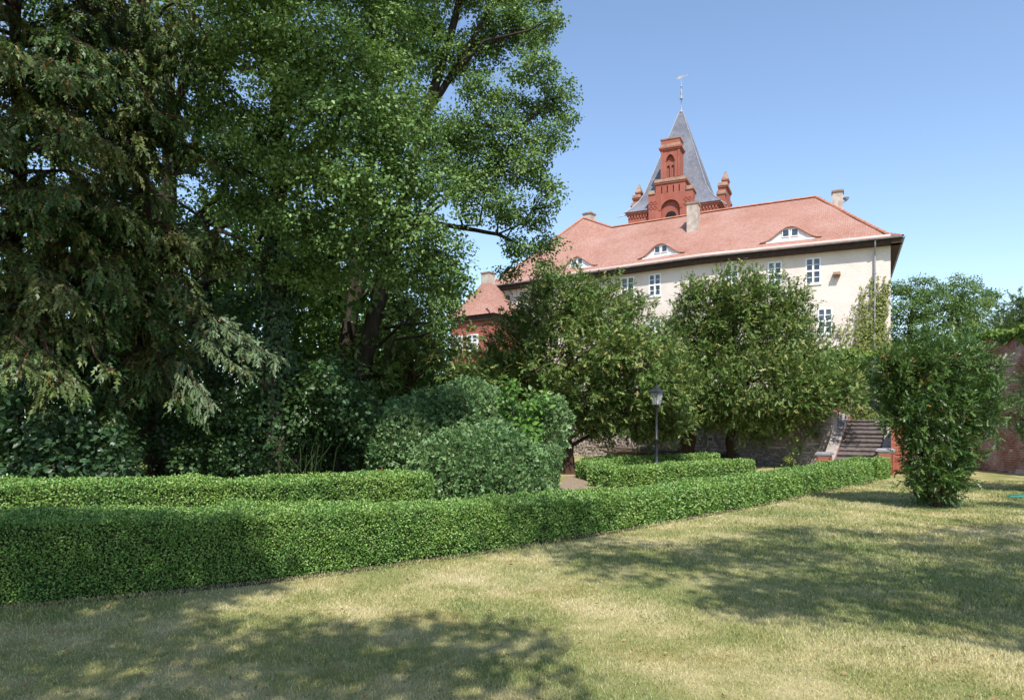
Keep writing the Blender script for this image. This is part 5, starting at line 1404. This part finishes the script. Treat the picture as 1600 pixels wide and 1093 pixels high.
# ------------------------------------------------------------------ undergrowth and wood behind
def mass(name, label, cat, blobs, mat, per_m2, rc, per, L, stem=True, kind=None, group=None, inner=0.4, up=0.5):
    c0 = np.array(blobs[0][0], float); base = np.array([c0[0], c0[1], 0.0])
    A, O, I = blob_anchors(blobs, per_m2, inner)
    A[:, 2] = np.maximum(A[:, 2], 0.08)
    V, Fq = broad_clumps(A, O, rc, per, L, up=up)
    V[:, 2] = np.maximum(V[:, 2], 0.01)
    if not stem:
        return tag(fast_obj(name, V, Fq, mat), label, cat, group, kind)
    root = empty(name, tuple(base)); tag(root, label, cat, group, kind)
    fast_obj('foliage', V, Fq, mat, root, False, base)
    parts = []
    for q in A[::max(1, len(A) // 24)]:
        s = base + np.array([*(rng.normal(size=2) * 0.25), 0]); parts.append(tube(limb_pts(s, q, 0.08, 5, 0.04), np.linspace(0.014, 0.004, 5), 4))
    V, Fq = merge(parts); fast_obj('stems', V, Fq, M['twigcore'], root, True, base)
    return root
el = mass('elder_bush', 'elder bush with large leaves and yellowish flower heads behind the left hedge', 'bush', pxblobs([(60, 690, 60, 45, 12.0), (130, 650, 55, 45, 12.3), (20, 640, 45, 50, 12.2), (170, 700, 45, 40, 12.0), (100, 730, 60, 30, 11.9), (190, 735, 32, 22, 11.8), (60, 590, 50, 45, 12.8), (-60, 680, 70, 70, 12.2), (40, 740, 60, 25, 11.8)], 12, 1.0), M['elder'], 13, 0.22, 15, 0.13)
A_, O_, I_ = blob_anchors(pxblobs([(60, 690, 60, 45, 12.0), (130, 650, 55, 45, 12.3), (20, 640, 45, 50, 12.2), (170, 700, 45, 40, 12.0), (190, 735, 32, 22, 11.8)], 12), 2.2, 0.95)
sel = A_[(O_[:, 1] < 0.2) & (O_[:, 2] > -0.2)]; C = np.repeat(sel, 26, 0) + rng.normal(size=(len(sel) * 26, 3)) * np.array([0.09, 0.09, 0.025])
V, Fq = leaf_cards(C, rdirs(len(C)), unit(np.array([0, -0.4, 1]) + rng.normal(size=(len(C), 3)) * 0.5), 0.035, 0.03)
tag(fast_obj('flower_heads', V, Fq, M['umbel'], el, False, np.array(el.location)), kind='stuff')
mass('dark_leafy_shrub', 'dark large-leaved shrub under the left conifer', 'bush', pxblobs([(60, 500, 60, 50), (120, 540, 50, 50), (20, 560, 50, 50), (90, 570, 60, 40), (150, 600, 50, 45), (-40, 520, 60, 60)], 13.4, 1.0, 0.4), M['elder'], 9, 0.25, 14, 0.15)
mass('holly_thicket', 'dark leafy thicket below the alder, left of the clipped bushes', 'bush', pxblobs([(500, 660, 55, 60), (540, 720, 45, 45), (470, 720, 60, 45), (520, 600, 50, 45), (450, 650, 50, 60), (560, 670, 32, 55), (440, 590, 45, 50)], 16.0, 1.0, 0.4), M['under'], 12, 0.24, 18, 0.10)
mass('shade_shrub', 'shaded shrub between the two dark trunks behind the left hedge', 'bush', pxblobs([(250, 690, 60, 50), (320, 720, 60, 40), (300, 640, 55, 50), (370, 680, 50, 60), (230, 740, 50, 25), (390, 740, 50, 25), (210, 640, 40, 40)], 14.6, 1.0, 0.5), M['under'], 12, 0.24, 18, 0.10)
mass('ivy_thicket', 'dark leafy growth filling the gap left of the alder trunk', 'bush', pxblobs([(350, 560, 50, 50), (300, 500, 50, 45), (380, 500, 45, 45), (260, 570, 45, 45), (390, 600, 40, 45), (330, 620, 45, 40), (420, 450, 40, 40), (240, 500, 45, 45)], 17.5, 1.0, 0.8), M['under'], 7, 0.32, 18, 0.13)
mass('hazel_bush', 'dark hazel-like bush right of the alder trunk, behind the left hedge end', 'bush', pxblobs([(480, 650, 48, 50), (505, 600, 40, 40), (545, 635, 40, 48), (390, 640, 30, 45), (365, 690, 40, 45)], 14.6, 1.0, 0.4), M['under'], 10, 0.28, 18, 0.115)
mass('ivy_thicket', 'leafy growth between the alder trunk and the leaning stems', 'bush', pxblobs([(480, 520, 45, 45), (520, 460, 45, 40), (480, 580, 45, 40), (540, 540, 40, 45), (620, 470, 40, 35), (660, 540, 45, 40)], 23.0, 1.0, 0.8), M['forest'], 5, 0.40, 18, 0.16)
# far wood that reads as one mass
bl = []
for k in range(150):
    px = rng.uniform(-150, 720); Y = rng.uniform(19, 36)
    py = (rng.uniform(600, 720) if px > 640 else rng.uniform(330, 720)) if px > 330 else rng.uniform(440, 720)
    bl += pxblobs([(px, py, rng.uniform(40, 75) * 22 / Y, rng.uniform(35, 60) * 22 / Y, Y)], Y)
for k in range(60):
    Y = rng.uniform(34, 46); px = rng.uniform(-250, 740)
    bl += pxblobs([(px, rng.uniform(470 if px < 640 else 600, 690), rng.uniform(35, 60), rng.uniform(30, 45), Y)], Y)
for (px, py) in ((590, 540), (630, 590), (650, 650), (700, 650), (590, 600), (740, 650), (560, 560), (620, 640), (670, 620)):
    bl += pxblobs([(px, py, 50, 45, rng.uniform(25, 30))], 27)
mass('wood_undergrowth', 'green wood filling the shade behind the trunks', 'wood', bl, M['forest'], 1.15, 0.66, 17, 0.28, stem=False, kind='stuff', inner=0.2)
bl = []
for k in range(84):
    bl += pxblobs([(rng.uniform(-180, 480), rng.uniform(-80, 420), rng.uniform(35, 60), rng.uniform(30, 45), rng.uniform(16, 24))], 20)
tree('lime_tree', 'tall broadleaf tree behind the conifers, sky showing through its crown', 'tree', None,
     [([(-10.5, 20.5, 0), (-10.4, 20.5, 5), (-10.2, 20.3, 9), (-10, 20, 14)], [0.33, 0.28, 0.2, 0.08]), ([(-10.4, 20.5, 5), (-9.2, 19.6, 7.2), (-7.9, 19.0, 8.4), (-6.6, 18.5, 9.6)], [0.14, 0.11, 0.08, 0.03]), ([(-8.9, 19.4, 7.6), (-8.4, 18.9, 6.9), (-7.6, 18.6, 7.1)], [0.08, 0.06, 0.03])],
     bl, M['bark'], M['forest'], 'broad', per_m2=1.6, rc=0.42, per=20, L=0.15, inner=0.3, twig_every=8, limb_r=0.06)
# understorey trunks deep in the wood
for (px, Y, r, lean) in ((60, 17, 0.14, 0.2), (330, 22, 0.16, -0.1), (300, 26, 0.14, 0.1), (120, 24, 0.2, 0.0), (660, 27, 0.15, 0.3)):
    x0 = (px - 800) / FPX * Y
    root = empty('thin_tree', (x0, Y, 0))
    V, Fq = tube(np.array([(0, 0, 0), (lean * 0.4, 0, 2.5), (lean, 0, 5.5), (lean * 1.8, 0.1, 9)]), [r * 1.2, r, r * 0.8, r * 0.3], 8); fast_obj('trunk', V, Fq, M['bark'], root, True)
    A, O, I = blob_anchors([(np.array([lean * 1.6, 0, 8.2]), np.array([1.6, 1.6, 1.4])), (np.array([lean, 0.3, 6.4]), np.array([1.4, 1.2, 1.0]))], 3, 0.3)
    V, Fq = broad_clumps(A, O, 0.4, 16, 0.13); fast_obj('crown', V, Fq, M['forest'], root)
    tag(root, {60: 'thin dark trunk at the far left of the wood, behind the elder', 330: 'slender trunk in the wood just left of the alder stem', 300: 'farther slender trunk seen behind the hanging pale branch', 120: 'thicker dark trunk deep behind the left conifers', 660: 'thin leaning trunk at the right end of the wood'}[px], 'tree', 'thin trunks in the wood')

# ------------------------------------------------------------------ ivy, creeper, far trees on the right
def cover(name, label, cat, P, Nn, mat, L, parent=None):
    n = len(P)
    nr = unit(Nn + rng.normal(size=(n, 3)) * 0.45 + np.array([0, 0, 0.35])); D = unit(np.cross(nr, rdirs(n)) + np.array([0, 0, -0.7]))
    l = L * rng.uniform(0.6, 1.25, n)
    V, Fq = leaf_cards(P, D, nr, l, l * 0.8, 0.12); b = np.array([P[:, 0].mean(), P[:, 1].mean(), P[:, 2].min()])
    root = empty(name, tuple(b)); tag(root, label, cat)
    fast_obj('foliage', V, Fq, mat, root, False, b)
    return root, b
# ivy over the top of the garden wall
n = 15000; Yv = 18 + 17.5 * rng.random(n)
hang = 0.18 + 0.10 * np.sin(Yv * 2.1) + 0.12 * np.sin(Yv * 5.3 + 1) + 1.9 * np.clip((Yv - 26.5) / 3.0, 0, 1)
u = rng.random(n); top = rng.random(n) < 0.34
Z = np.where(top, GH + 0.10 + rng.random(n) * (0.26 + 0.10 * np.sin(Yv * 3.3)), GH + 0.22 - hang * 1.25 * u ** 1.1)
bul = 0.10 + 0.32 * np.clip((Yv - 26.5) / 3.0, 0, 1) * (0.6 + 0.4 * np.sin(Yv * 3 + Z * 2))
X = np.where(top, GX + rng.uniform(-0.25, 0.65, n), GX - bul * rng.random(n) - 0.02)
Nn = np.where(top[:, None], np.array([[-0.3, -0.2, 1.0]]), np.array([[-1.0, -0.3, 0.3]]))
root, b = cover('ivy', 'green ivy mantle over the top of the brick garden wall', 'ivy', np.stack([X, Yv, Z], 1), Nn, M['ivy'], 0.13)
m = MB()
for k in range(26):
    y = 19 + k * 0.6; m.tube(limb_pts((GX - 0.04, y, GH - 1.2 * rng.random()), (GX + 0.1, y + rng.uniform(-0.4, 0.4), GH + 0.2), 0, 5, 0.03), 0.012, 4)
m.build('stems', M['bark'], root, off=b)
# ivy-covered wall crossing behind the stairs towards the house
tw = empty('terrace_wall', (12.6, 33.2, 1.7)); tag(tw, 'ivy-clad brick wall on the terrace above the stairs', 'wall')
m = MB((0, 0, 0), unit(np.array([16.3 - 12.6, 32.0 - 33.2, 0])), unit(np.array([1.2, 3.7, 0]))); m.box(0, 3.85, 0, 0.4, -0.1, 3.15); m.build('wall', M['mortar'], tw)
m = MB((0, 0, 0), unit(np.array([16.3 - 12.6, 32.0 - 33.2, 0])), unit(np.array([1.2, 3.7, 0])))
for row in range(40):
    x = -0.13 * (row % 2)
    while x < 3.8:
        m.box(max(x, 0), min(x + 0.245, 3.84), -0.02, 0.03, 0.01 + row * 0.0775, 0.072 + row * 0.0775); x += 0.257
tag(m.build('brickwork', M['wallbrick'], tw), kind='stuff')
n = 9000; t = rng.random(n); e_ = unit(np.array([3.7, -1.2, 0])); nn = np.array([-0.31, -0.95, 0])
zz = 3.35 - 2.2 * rng.random(n) ** 1.4 * (0.55 + 0.45 * np.sin(t * 9) ** 2)
P = np.array([12.6, 33.2, 1.7]) + e_ * (t * 3.85)[:, None] + nn * (0.05 + 0.35 * rng.random(n) ** 2)[:, None] + np.array([0, 0, 1]) * zz[:, None]
root, b = cover('ivy', 'thick ivy hanging over the terrace wall behind the lantern', 'ivy', P, np.tile(nn, (n, 1)), M['ivy'], 0.13)
m = MB()
for k in range(8): m.tube(limb_pts(np.array([12.6, 33.2, 1.75]) + e_ * k * 0.45 + nn * 0.04, np.array([12.6, 33.2, 4.9]) + e_ * (k * 0.45 + 0.2) + nn * 0.06, 0, 5, 0.02), 0.02, 4)
m.build('stems', M['bark'], root, off=b)
# creeper on the house corner
stems, LP = [], []
for k in range(64):
    u0 = rng.uniform(0.4, 2.0); u1 = u0 + rng.normal() * 1.3 + 0.3; u1 = min(max(u1, 0.12), 4.0); z1 = rng.uniform(5.3, max(6.0, 11.6 - 0.75 * abs(u1 - 0.7) - max(0, u1 - 1.6) * 1.1))
    t = np.linspace(0, 1, 10); uu = u0 + (u1 - u0) * t ** 1.3 + 0.10 * np.sin(t * 9 + k); zz = 1.9 + (z1 - 1.9) * t
    pts = P0[None] + E1[None] * uu[:, None] + N1[None] * (0.04 + 0.04 * np.sin(t * 5 + k))[:, None]; pts[:, 2] = zz
    stems.append(tube(pts, np.linspace(0.022, 0.005, 10), 4))
    m_ = 165; v = rng.random(m_) ** 0.8; P = np.stack([np.interp(v, t, pts[:, i]) for i in range(3)], 1)
    LP.append(P + rng.normal(size=(m_, 3)) * 0.09 * np.array([1, 1, 1.3]) + N1 * 0.10 * rng.random(m_)[:, None])
P = np.concatenate(LP)
root, b = cover('wall_creeper', 'yellow-green creeper climbing the right corner of the house', 'creeper', P, np.tile(N1, (len(P), 1)), M['creeper'], 0.15)
V, Fq = merge(stems); fast_obj('stems', V, Fq, M['deadtwig'], root, True, b)
# shrubs on the terrace edge
mass('terrace_shrub', 'small yellowish shrub at the top of the stairs', 'bush', [(np.array([14.0, 27.6, 1.95]), np.array([0.75, 0.4, 0.28])), (np.array([13.0, 27.9, 1.85]), np.array([0.5, 0.3, 0.15]))], M['creeper'], 30, 0.10, 14, 0.07)
mass('foot_plant', 'small yellow-green plant beside the brick pillar at the stair foot', 'plant', [(np.array([9.6, 23.6, 0.28]), np.array([0.25, 0.25, 0.25]))], M['creeper'], 40, 0.08, 14, 0.06)
# trees beyond the garden wall
ft = dict(bark=M['bark'], leafm=M['fartree'], kind='broad', inner=0.35, up=0.4)
tree('far_tree', 'broad open tree beyond the garden wall beside the house corner', 'tree', 'trees beyond the garden wall',
     [([(37.0, 64, 1.7), (37.0, 64, 5.5), (37.3, 64, 10), (37.6, 64, 13)], [0.45, 0.36, 0.25, 0.1])],
     pxblobs([(1415, 455, 26, 20), (1445, 448, 26, 20), (1402, 490, 22, 24), (1430, 490, 30, 26), (1460, 480, 22, 24), (1410, 525, 26, 18), (1450, 520, 26, 20), (1395, 540, 24, 16), (1470, 455, 14, 18), (1425, 560, 40, 20)], 64, 1.2, 2), per_m2=0.95, rc=0.80, per=60, L=0.21, twig_every=4, limb_r=0.10, amp=0.35, freq=3.0, **ft)
tree('far_tree', 'round-topped tree beyond the garden wall, right of the other', 'tree', 'trees beyond the garden wall',
     [([(41.5, 64, 1.7), (41.6, 64, 6), (41.8, 64, 11), (42, 64, 13)], [0.42, 0.34, 0.22, 0.1])],
     pxblobs([(1505, 447, 24, 18), (1530, 462, 22, 20), (1490, 470, 22, 18), (1515, 480, 30, 20), (1540, 475, 12, 14), (1480, 495, 16, 14), (1505, 502, 24, 14), (1530, 500, 16, 14), (1468, 478, 14, 12)], 64, 1.2, 2), per_m2=0.95, rc=0.80, per=60, L=0.21, twig_every=4, limb_r=0.10, amp=0.35, freq=3.0, **ft)
tree('far_conifer', 'dark conifer beyond the garden wall at the right edge', 'tree', 'trees beyond the garden wall',
     [([(33.0, 45, 1.7), (33.0, 45, 5), (33, 45, 9)], [0.3, 0.25, 0.08])],
     pxblobs([(1592, 480, 14, 18), (1575, 500, 18, 18), (1605, 500, 24, 24), (1560, 515, 18, 14), (1590, 525, 34, 16), (1630, 500, 24, 30), (1545, 520, 12, 10)], 45, 1.2, 1), M['bark'], M['farconifer'], 'yew', per_m2=6, rc=0.4, per=9, L=0.42, inner=0.4, upb=0.6, droop=0.05, twig_every=10)
mass('far_shrub', 'light green shrub showing above the garden wall', 'bush', pxblobs([(1520, 512, 18, 14), (1500, 525, 24, 14), (1540, 525, 18, 10)], 42, 1.0, 1), M['fartree'], 6, 0.4, 22, 0.16)

# ------------------------------------------------------------------ trees behind the camera that shade the lawn
sh = dict(bark=M['bark'], leafm=M['alder'], kind='broad', inner=0.25, up=0.4)
def gb(gx, gy, z, rx, ry, rz):
    """crown lobe that shades the ground round (gx, gy)"""
    k = (z) / to_sun.z
    return (np.array([gx + to_sun.x * k, gy + to_sun.y * k, z]), np.array([rx, ry, rz]))
tree('shade_tree', 'broad tree standing behind the viewer, shading the left of the lawn', 'tree', 'shade trees behind the viewer',
     [([(-4.0, -5.5, 0), (-4.0, -5.4, 3), (-3.6, -4.6, 6), (-3.0, -3.5, 10)], [0.32, 0.28, 0.22, 0.08])],
     [gb(-2.6, 4.5, 9, 1.9, 1.3, 1.1), (gb(-0.9, 4.9, 8.5, 1.2, 1.0, 0.9)), gb(-4.2, 6.2, 9.5, 1.7, 1.3, 1.0), gb(-0.6, 3.6, 8, 1.3, 0.9, 0.8), gb(-5.6, 4.8, 9, 1.8, 1.5, 1.1), gb(-3.4, 7.0, 10, 0.8, 0.6, 0.6), gb(0.4, 3.3, 7.5, 0.9, 0.5, 0.6), gb(-6.6, 6.6, 10, 1.5, 1.2, 1.0), gb(-3.0, 2.6, 7.5, 2.4, 1.2, 1.2), gb(-4.6, 7.0, 9.6, 1.5, 0.8, 0.7), gb(-3.2, 7.3, 9.8, 0.8, 0.5, 0.5), gb(-6.4, 7.2, 9.8, 1.4, 0.8, 0.7), gb(-5.4, 7.3, 9.2, 1.2, 0.8, 0.7)],
     per_m2=7, rc=0.36, per=20, L=0.15, twig_every=30, limb_r=0.03, **sh)
tree('shade_tree', 'broad tree standing behind the viewer, shading the middle of the lawn', 'tree', 'shade trees behind the viewer',
     [([(6.5, -4.5, 0), (6.4, -4.3, 3), (6.0, -3.2, 6), (5.5, -1.5, 10)], [0.34, 0.3, 0.22, 0.08])],
     [gb(3.2, 7.0, 10, 1.3, 0.9, 0.9), gb(5.0, 7.4, 10.5, 1.5, 1.2, 1.0), gb(1.7, 8.5, 11, 1.2, 0.8, 0.8), gb(3.4, 9.2, 11, 1.4, 0.9, 0.9), gb(6.4, 9.2, 11.5, 1.6, 1.0, 0.9), gb(0.4, 9.9, 11, 1.2, 0.8, 0.7), gb(4.4, 5.9, 10, 1.0, 0.7, 0.7), gb(7.4, 7.5, 10.5, 1.4, 1.1, 1.0), gb(4.8, 10.4, 12, 1.1, 0.6, 0.6), gb(7.8, 11.0, 12, 1.3, 0.6, 0.6), gb(8.6, 9.4, 11.5, 1.3, 1.0, 0.9), gb(2.4, 6.6, 9.5, 0.7, 0.5, 0.5)],
     per_m2=4.6, rc=0.38, per=20, L=0.15, twig_every=30, limb_r=0.03, amp=0.45, freq=3.0, **sh)
tree('shade_tree', 'tall tree behind the viewer, shading the far side of the lawn', 'tree', 'shade trees behind the viewer',
     [([(13.5, -2.5, 0), (13.5, -2.3, 4), (13.2, -1.0, 8), (13, 1.0, 13)], [0.36, 0.3, 0.22, 0.08])],
     [gb(12.5, 14.4, 15, 2.0, 0.6, 0.7), gb(10.2, 14.0, 15, 1.2, 0.5, 0.6), gb(12.2, 18.2, 17, 1.6, 0.5, 0.6), gb(10.5, 8.4, 12, 1.6, 1.3, 1.0), gb(12.0, 10.5, 13, 1.6, 1.0, 1.0), gb(15, 13, 14, 1.6, 1.2, 1.0)],
     per_m2=4.6, rc=0.38, per=20, L=0.15, twig_every=30, limb_r=0.03, amp=0.45, freq=3.0, **sh)

rl = np.array([1.5, 1.2, 0.9])
tree('shade_tree', 'tall tree left of the viewer, keeping the foot of the wood in shade', 'tree', 'shade trees behind the viewer',
     [([(-11.0, 3.0, 0), (-10.9, 3.1, 5), (-10.2, 3.8, 9), (-8.5, 4.8, 13)], [0.4, 0.34, 0.26, 0.1])],
     [(np.array(c), rl * f) for c, f in (((-9.6, 5.0, 13.4), 1.0), ((-7.6, 5.2, 13.2), 0.95), ((-8.6, 4.6, 13.8), 0.9), ((-5.9, 5.9, 13.5), 0.8), ((-6.6, 5.0, 13.6), 0.8), ((-10.8, 5.0, 14.0), 1.0), ((-4.2, 7.6, 13.2), 0.85), ((-2.8, 8.2, 13.4), 0.7), ((-5.2, 8.4, 13.5), 0.7), ((-11.5, 4.6, 13.0), 1.0))],
     per_m2=5.5, rc=0.42, per=20, L=0.17, twig_every=40, limb_r=0.05, **sh)

# ------------------------------------------------------------------ grass blades on the lawn
def grass():
    P = []
    def hy(x): return np.interp(x, HEDGE[:, 0], HEDGE[:, 1])
    for (y0, y1, xm, dens) in ((3.6, 5.2, 1.08, 7200), (5.2, 7.0, 1.04, 4800), (7.0, 9.5, 1.0, 2800), (9.5, 13, 0.98, 1500), (13, 18, 0.95, 800), (18, 24, 0.9, 420)):
        w = 0.80 * y1 * xm + 1.8; n = int(dens * (y1 - y0) * 2 * w)
        x = rng.uniform(-w, w, n); y = rng.uniform(y0, y1, n)
        k = (y < hy(x) - 0.03) & (x < 16.2) & (np.abs(x - 0.3) < 0.78 * y * xm + 1.5) & (y < 22.2 - 0 * x)
        x, y = x[k], y[k]
        tuft = wob(np.stack([x, y, x * 0], 1), 2.1)
        kk = rng.random(len(x)) < 0.72 + 0.3 * tuft
        P.append(np.stack([x[kk], y[kk]], 1))
    P = np.concatenate(P); n = len(P); d = np.hypot(P[:, 0], P[:, 1])
    tall = 1 + 0.35 * wob(np.c_[P, np.zeros(n)], 1.2)
    h = rng.uniform(0.012, 0.042, n) * np.clip(tall, 0.5, 1.5) * np.clip(d / 8, 1, 1.25)
    w = 0.0032 * np.clip(d / 5.0, 1, 4.2)
    a = rng.uniform(0, 6.283, n); s = np.stack([np.cos(a), np.sin(a), np.zeros(n)], 1)
    ln = rng.normal(size=(n, 3)) * 0.55; ln[:, 2] = 1; ln = unit(ln)
    b = np.c_[P, np.full(n, 0.001)]
    V = np.stack([b - s * w[:, None], b + s * w[:, None], b + ln * h[:, None]], 1).reshape(-1, 3)
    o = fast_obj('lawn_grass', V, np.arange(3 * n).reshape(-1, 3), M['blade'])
    tag(o, 'short sun-dried grass of the lawn', 'grass', kind='stuff')
grass()
def weeds():
    P, L_ = [], []
    for k in range(46):
        y = rng.uniform(3.9, 11.5); x = rng.uniform(-0.82, 0.85) * y
        if y > np.interp(x, HEDGE[:, 0], HEDGE[:, 1]) - 0.4: continue
        m_ = int(rng.uniform(25, 90)); r = rng.uniform(0.06, 0.24)
        P.append(np.c_[np.array([x, y]) + rng.normal(size=(m_, 2)) * r * np.array([1.2, 0.8]), rng.uniform(0.004, 0.022, m_)]); L_.append(np.full(m_, rng.uniform(0.011, 0.019)))
    P = np.concatenate(P); l = np.concatenate(L_) * rng.uniform(0.7, 1.3, len(P)); n = len(P)
    V, Fq = leaf_cards(P, unit(rng.normal(size=(n, 3)) * np.array([1, 1, 0.35])), unit(np.array([0, 0, 1.0]) + rng.normal(size=(n, 3)) * 0.35), l, l * 0.7, 0.15)
    tag(fast_obj('clover_weeds', V, Fq, M['clover']), 'clover and small weeds scattered through the lawn', 'weeds', kind='stuff')
    n = 420; y = 3.9 + 12 * rng.random(n) ** 1.3; x = rng.uniform(-0.8, 0.95, n) * y
    k = y < np.interp(x, HEDGE[:, 0], HEDGE[:, 1]) - 0.02; x, y = x[k], y[k]; n = len(x); l = rng.uniform(0.025, 0.06, n)
    V, Fq = leaf_cards(np.c_[x, y, rng.uniform(0.012, 0.03, n)], unit(rng.normal(size=(n, 3)) * np.array([1, 1, 0.25])), unit(np.array([0, 0, 1.0]) + rng.normal(size=(n, 3)) * 0.4), l, l * 0.6, 0.25)
    tag(fast_obj('fallen_leaves', V, Fq, M['dryleaf']), 'few dry fallen leaves on the lawn', 'leaves', kind='stuff')
weeds()
